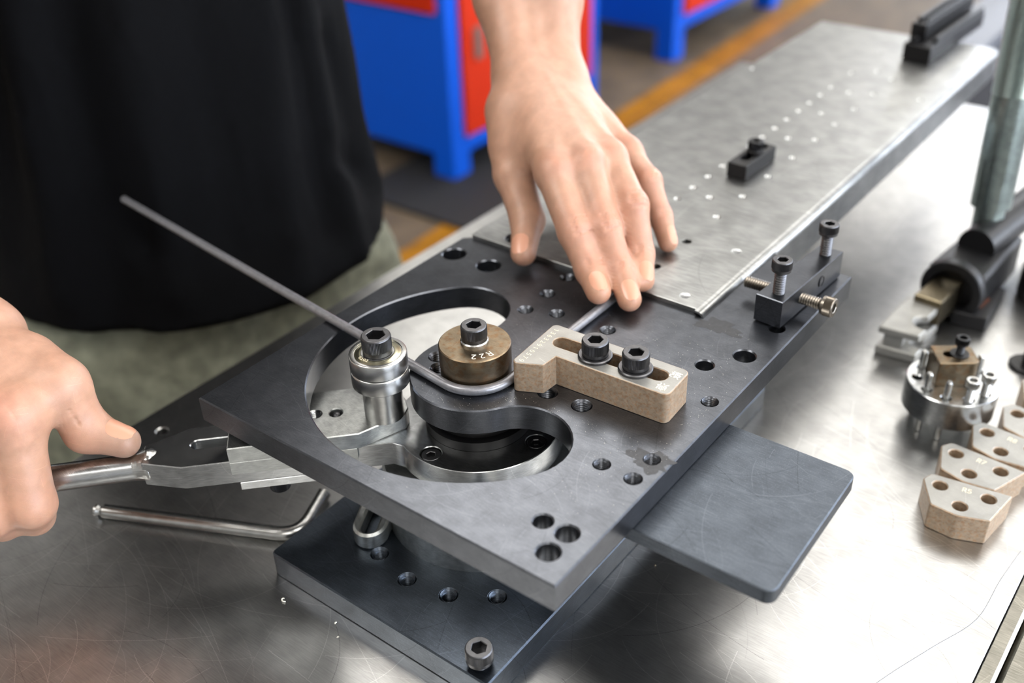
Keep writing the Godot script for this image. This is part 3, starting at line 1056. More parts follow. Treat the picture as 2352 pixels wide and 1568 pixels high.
func build_clamp_block() -> void:
	var t := thing("stop_block", "brown and silver L-shaped stop block with a long slot and two black screws", "stop block", P(0, H + 0.0001, 0))
	var hb := 0.0205
	var outline := PackedVector2Array([Vector2(0.1492, 0.1125), Vector2(0.1668, 0.1212), Vector2(0.1675, 0.1330), Vector2(0.2410, 0.1362), Vector2(0.2394, 0.1642), Vector2(0.1462, 0.1618)])
	var slot := PackedVector2Array()
	var s0 := Vector2(0.1620, 0.1470)
	var s1 := Vector2(0.2265, 0.1508)
	var ang := (s1 - s0).angle()
	for i in 13:
		var a := ang - PI / 2 + PI * i / 12
		slot.append(s1 + Vector2(cos(a), sin(a)) * 0.0054)
	for i in 13:
		var a := ang + PI / 2 + PI * i / 12
		slot.append(s0 + Vector2(cos(a), sin(a)) * 0.0054)
	var body := ccw(rounded(outline, [0.0030, 0.0012, 0.0004, 0.0042, 0.0042, 0.0034]))
	var g := Geo.new()
	prism(g, body, [slot], 0.0, hb - 0.0002, 0.0003)
	put("block_body", g.mesh(), M.clamp_side, t)
	var lid := Geo.new()
	prism(lid, inset(body, 0.00035), [inset(slot, -0.0004)], hb - 0.0004, hb, 0.0003, false)
	put("ground_face", lid.mesh(), M.clamp_top, t)
	for p in [Vector2(0.1866, 0.1456), Vector2(0.2128, 0.1478)]:
		put("washer", washer_mesh(0.0054, 0.0102, 0.0021), M.oxide_bolt, t, at(p.x, hb, p.y))
		screw(t, at(p.x, hb + 0.0021, p.y, p.x * 7.0), "ten", 0.015)
	# engraved number along the slanting edge
	var digits := "13632910579"
	for k in digits.length():
		var p := Vector2(0.1515, 0.1558).lerp(Vector2(0.1535, 0.1178), k / 10.0)
		lettering(t, digits[k], 0.0030, facing_up(p.x, hb + 0.00004, p.y, Vector2(0.05, -1)), "etching_faint")
	# two engraved characters at the far end, stroke by stroke
	var e := Geo.new()
	var sea := [[0.05, 0.85, 0.20, 0.72], [0.0, 0.55, 0.16, 0.45], [0.02, 0.05, 0.22, 0.32], [0.42, 0.98, 0.30, 0.72], [0.38, 0.82, 0.95, 0.82], [0.42, 0.62, 0.36, 0.12], [0.42, 0.62, 0.88, 0.62], [0.88, 0.62, 0.82, 0.05], [0.30, 0.38, 1.0, 0.38], [0.36, 0.12, 0.9, 0.12], [0.62, 0.62, 0.58, 0.12]]
	var first := [[0.05, 0.80, 0.48, 0.80], [0.26, 0.98, 0.26, 0.80], [0.12, 0.72, 0.18, 0.55], [0.42, 0.72, 0.36, 0.55], [0.03, 0.50, 0.50, 0.50], [0.10, 0.38, 0.10, 0.0], [0.10, 0.38, 0.45, 0.38], [0.45, 0.38, 0.45, 0.0], [0.10, 0.2, 0.45, 0.2], [0.60, 0.92, 0.56, 0.62], [0.60, 0.92, 0.85, 0.92], [0.85, 0.92, 0.86, 0.68], [0.56, 0.48, 0.90, 0.48], [0.90, 0.48, 0.56, 0.02], [0.60, 0.40, 0.97, 0.02]]
	for part in [[first, Vector2(0.2378, 0.1590)], [sea, Vector2(0.2372, 0.1448)]]:
		var o: Vector2 = part[1]
		for q in part[0]:
			# read from the far side: their right points to the left of the block, their top towards -u
			var a := o + Vector2(-q[1] * 0.0066, -(1.0 - q[0]) * 0.0 - q[0] * 0.0066) + Vector2(0.0, 0.0)
			var b := o + Vector2(-q[3] * 0.0066, -q[2] * 0.0066)
			a = o + Vector2(-q[1] * 0.0066, -q[0] * 0.0066)
			stroke(e, a, b, 0.00062)
	put("lettering", e.mesh(), M.etching, t, Transform3D(Basis.IDENTITY, Vector3(0, hb, 0)))

func build_adjuster() -> void:
	var t := thing("adjuster_block", "small black steel block with two upright screws and one sideways screw on the plate edge", "adjuster block", P(0, H + 0.0008, 0))
	var g := Geo.new()
	prism(g, PackedVector2Array([Vector2(0.2310, 0.2642), Vector2(0.2498, 0.2630), Vector2(0.2542, 0.3478), Vector2(0.2374, 0.3474)]), [], 0.0, 0.0195, 0.0005)
	put("block_body", g.mesh(), M.black_steel, t)
	put("packing_shim", box_mesh(0.2345, -0.0007, 0.268, 0.2480, 0.0, 0.345, 0.0001), M.black_steel, t)
	screw(t, at(0.2420, 0.0355, 0.2735, 0.2), "eight", 0.024)
	screw(t, at(0.2458, 0.0350, 0.3372, 0.5), "eight", 0.024)
	var side := Transform3D(Basis(Vector3.BACK, -PI / 2), P(0.2655, 0.0098, 0.2905))
	screw(t, side, "eight", 0.054, "bolt_grey")
	var hole := Geo.new()
	lathe(hole, PackedVector2Array([Vector2(0.0034, 0.0001), Vector2(0.0034, -0.006), Vector2(0, -0.006)]), 20)
	put("side_hole", hole.mesh(), M.black_steel, t, Transform3D(Basis(Vector3.BACK, -PI / 2), P(0.2530, 0.0098, 0.3182)))
	var ring := Geo.new()
	lathe(ring, PackedVector2Array([Vector2(0.0040, -0.0012), Vector2(0.0040, 0.0002), Vector2(0.0034, 0.0002), Vector2(0.0034, -0.0012)]), 20)
	put("hole_rim", ring.mesh(), M.oxide_bolt, t, Transform3D(Basis(Vector3.BACK, -PI / 2), P(0.2530, 0.0098, 0.3182)))

func build_tray() -> void:
	var t := thing("support_tray", "long folded stainless sheet with rows of tapped holes, running back from the dark plate", "support tray", P(0, H, 0))
	var rows := []
	for i in 18:
		var vv := 0.3887 + 0.02505 * i
		if i != 4 and i != 13 and i != 15 and i != 16:
			rows.append(Vector2(0.1035, vv))
	for vv in [0.405, 0.5486, 0.6207, 0.6853, 0.7565]:
		rows.append(Vector2(0.1233, vv))
	for vv in [0.3774, 0.4204, 0.4656, 0.5115, 0.5583, 0.6014, 0.646, 0.6933, 0.7421]:
		rows.append(Vector2(0.1440, vv))
	for p in [Vector2(0.1859, 0.7014), Vector2(0.0148, 0.6994)]:
		rows.append(p)
	var bare := [Vector2(0.145, 0.3299), Vector2(0.1454, 0.2851)]
	var dimples := [Vector2(0.1816, 0.3366), Vector2(0.1821, 0.2619)]
	var holes := []
	for p in rows:
		holes.append(circle(p.x, p.y, 0.0030, 16))
	for p in bare:
		holes.append(circle(p.x, p.y, 0.0036, 18))
	holes.append(circle(0.0376, 0.2640, 0.0078, 24))
	for p in dimples:
		holes.append(circle(p.x, p.y, 0.0036, 18))
	var g := Geo.new()
	var edge := 0.1965
	prism(g, rect(0.0068, 0.2510, edge, 0.8895), holes, 0.0021, 0.0036, 0.0002)
	# rolled right-hand edge; its skirt hangs lower once it is past the dark plate
	var r := 0.0068
	for part in [[0.2485, 0.3560, 0.3], [0.3560, 0.8895, 24.0]]:
		var last := Vector2(edge, 0.0036)
		var lastn := Vector2(0, 1)
		var lasti := Vector2(edge, 0.0021)
		var steps := []
		for i in range(1, 9):
			var a := PI / 2 * (1.0 - i / 8.0)
			var o := Vector2(cos(a), sin(a))
			var drop := minf(r, 0.0034) if part[2] < 1.0 else r
			steps.append([Vector2(edge + r * o.x, 0.0036 - drop + drop * o.y), o, Vector2(edge + (r - 0.0015) * o.x, 0.0036 - drop + maxf(drop - 0.0015, 0.0) * o.y)])
		if part[2] > 1.0:
			steps.append([Vector2(edge + r, -0.026), Vector2(1, 0), Vector2(edge + r - 0.0015, -0.026)])
		for s in steps:
			var q: Vector2 = s[0]
			var nq: Vector2 = s[1]
			var iq: Vector2 = s[2]
			g.quad(P(last.x, last.y, part[0]), P(last.x, last.y, part[1]), P(q.x, q.y, part[1]), P(q.x, q.y, part[0]), Vector3(lastn.x, lastn.y, 0), Vector3(lastn.x, lastn.y, 0), Vector3(nq.x, nq.y, 0), Vector3(nq.x, nq.y, 0))
			g.quad(P(lasti.x, lasti.y, part[0]), P(lasti.x, lasti.y, part[1]), P(iq.x, iq.y, part[1]), P(iq.x, iq.y, part[0]), Vector3(-lastn.x, -lastn.y, 0), Vector3(-lastn.x, -lastn.y, 0), Vector3(-nq.x, -nq.y, 0), Vector3(-nq.x, -nq.y, 0))
			for e in [part[0], part[1]]:
				var face := Vector3.BACK if e == part[0] else Vector3.FORWARD
				g.quad(P(last.x, last.y, e), P(q.x, q.y, e), P(iq.x, iq.y, e), P(lasti.x, lasti.y, e), face, face, face, face)
			last = q
			lastn = nq
			lasti = iq
	prism(g, rect(0.0068, 0.3560, 0.0085, 0.8895), [], -0.024, 0.0022, 0.0002)
	put("sheet", g.mesh(), M.sheet_steel, t)
	var pack := Geo.new()
	prism(pack, rect(0.0072, 0.2513, 0.1950, 0.3535), [circle(0.0376, 0.2640, 0.0084, 24), circle(0.145, 0.3299, 0.0038, 18), circle(0.1454, 0.2851, 0.0038, 18)], 0.0001, 0.0020, 0.0001)
	put("packing_plate", pack.mesh(), M.sheet_steel, t)
	for p in rows:
		put("threaded_insert", thread_mesh(0.0029, 0.007), M.bright_steel, t, at(p.x, 0.0036, p.y))
	for p in dimples:
		var d := Geo.new()
		lathe(d, PackedVector2Array([Vector2(0.0036, -0.0003), Vector2(0.0032, -0.0004), Vector2(0.0, -0.0004)]), 20)
		put("rivet", d.mesh(), M.bright_steel, t, at(p.x, 0.0036, p.y))
	# small clamp on the tray
	var c := thing("hold_down_clamp", "small black slotted clamp bar with one screw among the tapped holes of the tray", "clamp", P(0, H + 0.0037, 0))
	var k := Geo.new()
	var slot := PackedVector2Array()
	for i in 9:
		var a := PI * i / 8
		slot.append(Vector2(0.1248 + 0.0038 * cos(a), 0.4935 + 0.0038 * sin(a)))
	for i in 9:
		var a := PI + PI * i / 8
		slot.append(Vector2(0.1240 + 0.0038 * cos(a), 0.4610 + 0.0038 * sin(a)))
	prism(k, PackedVector2Array([Vector2(0.1155, 0.4480), Vector2(0.1328, 0.4470), Vector2(0.1340, 0.4985), Vector2(0.1166, 0.5005)]), [slot], 0.0, 0.0128, 0.0006)
	put("clamp_bar", k.mesh(), M.black_paint, c)
	put("washer", washer_mesh(0.004, 0.0070, 0.0015), M.black_paint, c, at(0.1245, 0.0128, 0.4790))
	screw(c, at(0.1245, 0.0143, 0.4790), "eight", 0.012, "black_paint")
	# stepped block at the far end
	var f := thing("stepped_block", "black stepped bar block at the far end of the tray", "block", P(0, H + 0.0037, 0))
	var b := Geo.new()
	prism(b, PackedVector2Array([Vector2(0.1290, 0.8080), Vector2(0.1590, 0.8010), Vector2(0.1640, 0.9600), Vector2(0.1330, 0.9640)]), [], 0.0, 0.017, 0.001)
	put("lower_bar", b.mesh(), M.black_paint, f)
	var b2 := Geo.new()
	prism(b2, PackedVector2Array([Vector2(0.1290, 0.8220), Vector2(0.1455, 0.8190), Vector2(0.1490, 0.9640), Vector2(0.1325, 0.9640)]), [], 0.0171, 0.034, 0.001)
	prism(b2, PackedVector2Array([Vector2(0.1320, 0.8290), Vector2(0.1360, 0.8280), Vector2(0.1390, 0.9600), Vector2(0.1350, 0.9600)]), [], 0.034, 0.0385, 0.0008)
	prism(b2, PackedVector2Array([Vector2(0.1410, 0.8260), Vector2(0.1440, 0.8250), Vector2(0.1475, 0.9600), Vector2(0.1445, 0.9600)]), [], 0.034, 0.0375, 0.0008)
	put("upper_bar", b2.mesh(), M.black_paint, f)
	var b3 := Geo.new()
	prism(b3, PackedVector2Array([Vector2(0.1540, 0.8200), Vector2(0.1585, 0.8190), Vector2(0.1630, 0.9580), Vector2(0.1585, 0.9590)]), [], 0.0171, 0.0225, 0.0008)
	put("rib", b3.mesh(), M.black_paint, f)
	screw(f, at(0.1370, 0.0171, 0.8130), "five", 0.0, "black_paint")

func build_dust() -> void:
	# fine metal grit lying on the dark plate, thickest round the stop block and the right-hand tapped holes
	var holes := [[0.2451, 0.2241, 0.0078], [0.2298, 0.2014, 0.0065], [0.2301, 0.0329, 0.0062], [0.2451, 0.0328, 0.0071], [0.2449, 0.0168, 0.0071], [0.1917, 0.1244, 0.0062], [0.168, 0.1236, 0.0062], [0.2502, 0.17, 0.0052], [0.230, 0.0869, 0.005], [0.2499, 0.1058, 0.0052], [0.2499, 0.0866, 0.0051], [0.1012, 0.1913, 0.0052], [0.1213, 0.1991, 0.0052], [0.1600, 0.2010, 0.0052], [0.0114, 0.2244, 0.0095], [0.0433, 0.2247, 0.0095]]
	var grain := Geo.new()
	lathe(grain, PackedVector2Array([Vector2(0, 0), Vector2(1, 0.2), Vector2(0.7, 1), Vector2(0, 1.2)]), 5, 1.1)
	var mm := MultiMesh.new()
	mm.transform_format = MultiMesh.TRANSFORM_3D
	mm.mesh = grain.mesh()
	var spots := []
	var centres := [[0.235, 0.120, 0.030, 520], [0.150, 0.098, 0.022, 260], [0.225, 0.185, 0.030, 260], [0.135, 0.082, 0.016, 160], [0.180, 0.115, 0.016, 200], [0.130, 0.160, 0.09, 300]]
	for c in centres:
		for k in int(c[3]):
			var p := Vector2(rng.randfn(c[0], c[2]), rng.randfn(c[1], c[2] * 1.3))
			if p.x < 0.004 or p.x > 0.257 or p.y < 0.004 or p.y > 0.246:
				continue
			var q := p - Vector2(PU, PV)
			var ang := fposmod(q.angle(), TAU)
			var inside := q.length() > 0.0395 and q.length() < 0.1050 and ang > deg_to_rad(110.0) and ang < deg_to_rad(352.0)
			if inside or (p.x > 0.143 and p.x < 0.245 and p.y > 0.115 and p.y < 0.168) or q.length() < 0.026:
				continue
			var free := true
			for h in holes:
				if p.distance_to(Vector2(h[0], h[1])) < h[2]:
					free = false
					break
			if free:
				spots.append(p)
	mm.instance_count = spots.size()
	for k in spots.size():
		var s := rng.randf_range(0.00005, 0.00014)
		mm.set_instance_transform(k, Transform3D(Basis(Vector3.UP, rng.randf() * TAU).scaled(Vector3(s * rng.randf_range(0.8, 1.8), s, s)), P(spots[k].x, H, spots[k].y)))
	var o := MultiMeshInstance3D.new()
	o.name = "metal_dust"
	o.multimesh = mm
	o.material_override = M.chip_white
	add_child(o)
	o.set_meta("kind", "stuff")
	tag(o, "fine pale metal grit scattered on the dark plate round the stop block", "metal dust")

func build_bench_tools() -> void:
	# wedge dies set out in a row on the right
	var labels := ["grey wedge-shaped die block nearest the bench's right corner, its full brown side showing", "grey wedge-shaped die block, second from the front in the slanting row", "grey wedge-shaped die block, third in the row, touching the pin holder", "grey wedge-shaped die block, fourth in the row, cut by the frame edge", "grey wedge-shaped die block farthest back in the row"]
	var spots := [[0.3580, 0.3043, 0.155], [0.3559, 0.3432, -0.06], [0.3661, 0.379, -0.06], [0.3771, 0.4135, -0.05], [0.3790, 0.4560, -0.02]]
	var shape := Geo.new()
	var ol := PackedVector2Array([Vector2(-0.0116, 0.0008), Vector2(-0.0085, 0.0092), Vector2(0.0418, 0.0163), Vector2(0.0370, -0.0160), Vector2(0.0185, -0.0230), Vector2(0.0006, -0.0215)])
	prism(shape, rounded(ol, [0.003, 0.004, 0.0, 0.0015, 0.012, 0.003]), [circle(0, 0, 0.0047, 26), circle(0.0169, -0.0128, 0.0047, 26), circle(0.0299, 0.0046, 0.0047, 26)], 0.0, 0.0198, 0.0005)
	var wedge := shape.mesh()
	var lid := Geo.new()
	prism(lid, inset(ccw(rounded(ol, [0.003, 0.004, 0.0, 0.0015, 0.012, 0.003])), 0.0006), [circle(0, 0, 0.0052, 26), circle(0.0169, -0.0128, 0.0052, 26), circle(0.0299, 0.0046, 0.0052, 26)], 0.0197, 0.0200, 0.0002, false)
	var face := lid.mesh()
	for k in 5:
		var s: Array = spots[k]
		var t := thing("wedge_die", labels[k], "die block", at(s[0], 0.0001, s[1], s[2] - 0.155), "wedge dies in a row on the bench")
		put("die_body", wedge, M.clamp_side, t)
		put("ground_face", face, M.clamp_top, t)
		lettering(t, ["R5", "R7", "R8", "R9", "R10"][k], 0.0042, facing_up(0.016, 0.02002, 0.0045, Vector2(1, 0.1)), "etching_faint")
	build_pin_holder()
	build_hinge_tool()
	# ball-end hex key lying on the bench
	var hk := Geo.new()
	var path := PackedVector3Array()
	var a := P(-0.0990, 0.0047, -0.0310)
	var b := P(0.0150, 0.0047, 0.0235)
	path.append(a)
	path.append(b)
	var from := Vector2(0.0150, 0.0235)
	var d0 := Vector2(0.895, 0.446)
	var d1 := Vector2(-0.39, 0.92)
	for i in range(1, 11):
		var t := i / 10.0
		var c := from + d0 * 0.016
		var e := c + d1 * 0.016
		var p := from * (1 - t) * (1 - t) + c * 2 * t * (1 - t) + e * t * t
		path.append(P(p.x, 0.0047, p.y))
	path.append(P(0.0125, 0.0047, 0.0700))
	tube(hk, path, 0.0052, 6)
	var keyt := thing("hex_key", "bright bent hexagon key with a ball end, lying on the bench under the handle", "hex key")
	put("bent_bar", hk.mesh(), M.bearing_steel, keyt)
	var ball := Geo.new()
	var along := (a - b).normalized()
	ball.x = Transform3D(Basis(Quaternion(Vector3.UP, along)), a)
	lathe(ball, PackedVector2Array([Vector2(0.0050, -0.0002), Vector2(0.0034, 0.0018), Vector2(0.0033, 0.0028), Vector2(0.0044, 0.0048), Vector2(0.0044, 0.0064), Vector2(0.0030, 0.0082), Vector2(0, 0.0084)]), 6, 1.1)
	put("ball_end", ball.mesh(), M.bearing_steel, keyt)
	# stray chips on the bench
	var chip_labels := ["curled pale metal chip by the left corner of the foot plate", "tiny white chip nearest the foot plate's front edge", "tiny white chip just below the other, towards the bench front", "small ochre flake on the dark bench below the side shelf"]
	var chip_at := [Vector2(0.0606, -0.0119), Vector2(0.1005, -0.0060), Vector2(0.1095, -0.0130), Vector2(0.2330, 0.1480)]
	for k in 4:
		var g := Geo.new()
		var line := PackedVector3Array()
		for i in 9:
			var w := i * 0.55 + k
			line.append(Vector3(0.0011 * cos(w) * (1.3 if k == 0 else 0.35), 0.0005 + 0.0001 * i, (0.0009 if k == 0 else 0.0004) * sin(w)))
		tube(g, line, 0.00045, 7)
		tag(put("metal_chip", g.mesh(), M.brass if k == 3 else M.chip_white, self, P(chip_at[k].x, 0.0, chip_at[k].y)), chip_labels[k], "metal chip", "chips on the bench")

func build_pin_holder() -> void:
	var c := Vector2(0.3307, 0.4030)
	var t := thing("pin_holder", "round polished steel holder full of pins, raised on its pins behind the wedge dies", "pin holder", P(c.x, 0, c.y))
	var lo := 0.0145
	var hi := 0.0372
	var g := Geo.new()
	var spots := []
	for k in 10:
		var a := deg_to_rad(-118.0 + 36.0 * k)
		spots.append(Vector2(cos(a), sin(a)) * 0.0245)
	var holes := []
	for p in spots:
		holes.append(circle(p.x, p.y, 0.0034, 18))
	prism(g, circle(0, 0, 0.0322, 72), holes, lo, hi, 0.0008)
	put("holder_disc", g.mesh(), M.bright_steel, t)
	var pin := Geo.new()
	lathe(pin, PackedVector2Array([Vector2(0, 0), Vector2(0.0020, 0), Vector2(0.0024, 0.0006), Vector2(0.0024, 0.0500), Vector2(0.0016, 0.0512), Vector2(0, 0.0512)]), 22)
	var where := {5: [0.0, "bright dowel pin at the back of the pin holder behind the square die"], 8: [0.0, "bright dowel pin on the left side of the pin holder"], 0: [0.0, "bright dowel pin at the front of the pin holder, left of the other front pin"], 1: [0.0, "bright dowel pin at the front of the pin holder, beside the short screws"]}
	for k in where:
		var o := put("dowel_pin", pin.mesh(), M.bearing_steel, self, P(c.x + spots[k].x, 0.0003, c.y + spots[k].y))
		tag(o, where[k][1], "dowel pin", "dowel pins in the pin holder")
	for k in [2, 3]:
		var o := thing("short_screw", "bright short socket screw %s in the pin holder" % ("standing in front" if k == 2 else "standing behind the other one"), "screw", P(c.x + spots[k].x, hi + 0.0112, c.y + spots[k].y), "bright screws in the pin holder")
		screw(o, Transform3D.IDENTITY, "six", 0.020, "bearing_steel")
	# square brown die with its own screw, standing in the middle
	var sq := thing("square_die", "brown square die with a slot and a black screw, standing on the pin holder", "die block", at(c.x - 0.0030, hi + 0.0001, c.y + 0.003, 0.62))
	var b := Geo.new()
	prism(b, rounded(rect(-0.0145, -0.0118, 0.0145, 0.0118), [0.0008, 0.005, 0.005, 0.0008]), [rounded(rect(-0.0085, -0.0036, 0.0095, 0.0036), [0.0035])], 0.0, 0.0200, 0.0005)
	put("die_body", b.mesh(), M.die_brown, sq)
	put("washer", washer_mesh(0.003, 0.0068, 0.0012), M.black_paint, sq, Transform3D(Basis.IDENTITY, Vector3(0.003, 0.0200, 0)))
	screw(sq, Transform3D(Basis(Vector3.UP, 0.3), Vector3(0.003, 0.0285, 0)), "six", 0.02, "black_paint")

func build_hinge_tool() -> void:
	var t := thing("pipe_wrench_tool", "clamp tool with grey split jaw, black ring and long zinc lever behind the pin holder", "clamp tool", P(0, 0.0001, 0))
	# split jaw: two plates with a recess between and a bite out of the right side
	var bite := PackedVector2Array([Vector2(0.2552, 0.4610), Vector2(0.2870, 0.4640)])
	for i in 13:
		var a := deg_to_rad(-70.0 - 190.0 * i / 12)
		bite.append(Vector2(0.2850, 0.4860) + Vector2(cos(a), sin(a)) * 0.0105)
	bite.append(Vector2(0.2860, 0.5210))
	bite.append(Vector2(0.2575, 0.5190))
	var jaw := Geo.new()
	prism(jaw, bite, [], 0.0200, 0.0270, 0.001)
	prism(jaw, bite, [], 0.0, 0.0085, 0.001)
	prism(jaw, PackedVector2Array([Vector2(0.2590, 0.4660), Vector2(0.2740, 0.4675), Vector2(0.2720, 0.5160), Vector2(0.2590, 0.5160)]), [], 0.0086, 0.0199, 0.0002)
	put("split_jaw", jaw.mesh(), M.clamp_top, t)
	# square bar that runs from the jaw through the ring
	var bar := Geo.new()
	prism(bar, PackedVector2Array([Vector2(0.2640, 0.5150), Vector2(0.2870, 0.5130), Vector2(0.2930, 0.5800), Vector2(0.2720, 0.5820)]), [], 0.010, 0.0335, 0.001)
	put("square_bar", bar.mesh(), M.brass, t)
	# black ring
	var ring := Geo.new()
	var axis := Vector3(0.10, 0.0, -1.0).normalized()
	ring.x = Transform3D(Basis(Quaternion(Vector3.UP, axis)), P(0.2835, 0.0265, 0.5480))
	lathe(ring, PackedVector2Array([Vector2(0.0190, 0), Vector2(0.0255, 0), Vector2(0.0265, 0.001), Vector2(0.0265, 0.009), Vector2(0.0255, 0.010), Vector2(0.0190, 0.010), Vector2(0.0190, 0)]), 44)
	put("ring", ring.mesh(), M.black_paint, t)
	var body := Geo.new()
	prism(body, PackedVector2Array([Vector2(0.2600, 0.5600), Vector2(0.3080, 0.5560), Vector2(0.3120, 0.6500), Vector2(0.2700, 0.6560)]), [], 0.004, 0.0430, 0.003)
	put("hinge_body", body.mesh(), M.black_paint, t)
	var cyl := Geo.new()
	tube(cyl, PackedVector3Array([P(0.2850, 0.046, 0.600), P(0.3060, 0.050, 0.735)]), 0.0165, 28)
	put("barrel", cyl.mesh(), M.black_paint, t)
	var side := Geo.new()
	prism(side, rounded(PackedVector2Array([Vector2(0.2900, 0.5400), Vector2(0.3190, 0.5440), Vector2(0.3165, 0.6030), Vector2(0.2890, 0.6060)]), [0.002]), [], 0.0, 0.013, 0.0008)
	put("side_plate", side.mesh(), M.black_paint, t)
	var flake := Geo.new()
	prism(flake, PackedVector2Array([Vector2(0.2985, 0.5560), Vector2(0.3090, 0.5580), Vector2(0.3110, 0.5760), Vector2(0.3020, 0.5880), Vector2(0.2970, 0.5700)]), [], 0.013, 0.0134, 0.0001)
	put("rust_patch", flake.mesh(), M.rust, t)
	screw(t, at(0.2760, 0.0430, 0.6180), "eight", 0.0, "zinc")
	# lever: lug, plain tube, knurled grip
	var foot := P(0.2830, 0.050, 0.632)
	var tip := P(0.2710, 0.300, 0.655)
	var lever := Geo.new()
	var dirn := (tip - foot).normalized()
	tube(lever, PackedVector3Array([foot + dirn * 0.022, foot + dirn * 0.120]), 0.0170, 30)
	put("lever_tube", lever.mesh(), M.zinc, t)
	var lug := Geo.new()
	tube(lug, PackedVector3Array([foot - dirn * 0.012, foot + dirn * 0.024]), 0.0130, 8)
	put("lever_lug", lug.mesh(), M.zinc, t)
	var grip := Geo.new()
	grip.x = Transform3D(Basis(Quaternion(Vector3.UP, dirn)), foot + dirn * 0.120)
	var kn := PackedVector2Array()
	kn.append(Vector2(0.017, 0))
	for i in 60:
		kn.append(Vector2(0.0180, 0.0016 * i + 0.0008))
		kn.append(Vector2(0.0173, 0.0016 * i + 0.0016))
	lathe(grip, kn, 30, 0.99)
	put("knurled_grip", grip.mesh(), M.zinc, t)
	var cap := Geo.new()
	cap.x = Transform3D(Basis(Quaternion(Vector3.UP, dirn)), foot + dirn * 0.216)
	lathe(cap, PackedVector2Array([Vector2(0.0, -0.001), Vector2(0.019, 0), Vector2(0.020, 0.003), Vector2(0.019, 0.012), Vector2(0.012, 0.019), Vector2(0, 0.021)]), 30, 0.7)
	put("end_cap", cap.mesh(), M.zinc, t)
	# brown round knob and a black washer, both cut by the frame
	var kt := thing("round_knob", "brown and black round knob on the bench beyond the zinc lever, cut by the frame", "knob", P(0.3470, 0.0001, 0.6350))
	var kb := Geo.new()
	lathe(kb, PackedVector2Array([Vector2(0, 0), Vector2(0.026, 0), Vector2(0.027, 0.002), Vector2(0.027, 0.026), Vector2(0.020, 0.028), Vector2(0, 0.028)]), 44)
	put("knob_body", kb.mesh(), M.black_paint, kt)
	var kc := Geo.new()
	lathe(kc, PackedVector2Array([Vector2(0.022, 0.028), Vector2(0.024, 0.0285), Vector2(0.024, 0.046), Vector2(0.021, 0.048), Vector2(0, 0.048)]), 44)
	put("knob_cap", kc.mesh(), M.brass, kt)
	var bt := thing("loose_screw", "black screw with a wide washer lying by the right frame edge", "screw", P(0.3610, 0.0001, 0.5120))
	put("washer", washer_mesh(0.004, 0.0135, 0.003), M.black_paint, bt)
	screw(bt, Transform3D(Basis(Vector3.UP, 0.2), Vector3(0.004, 0.0031, 0)), "ten", 0.0, "black_paint")

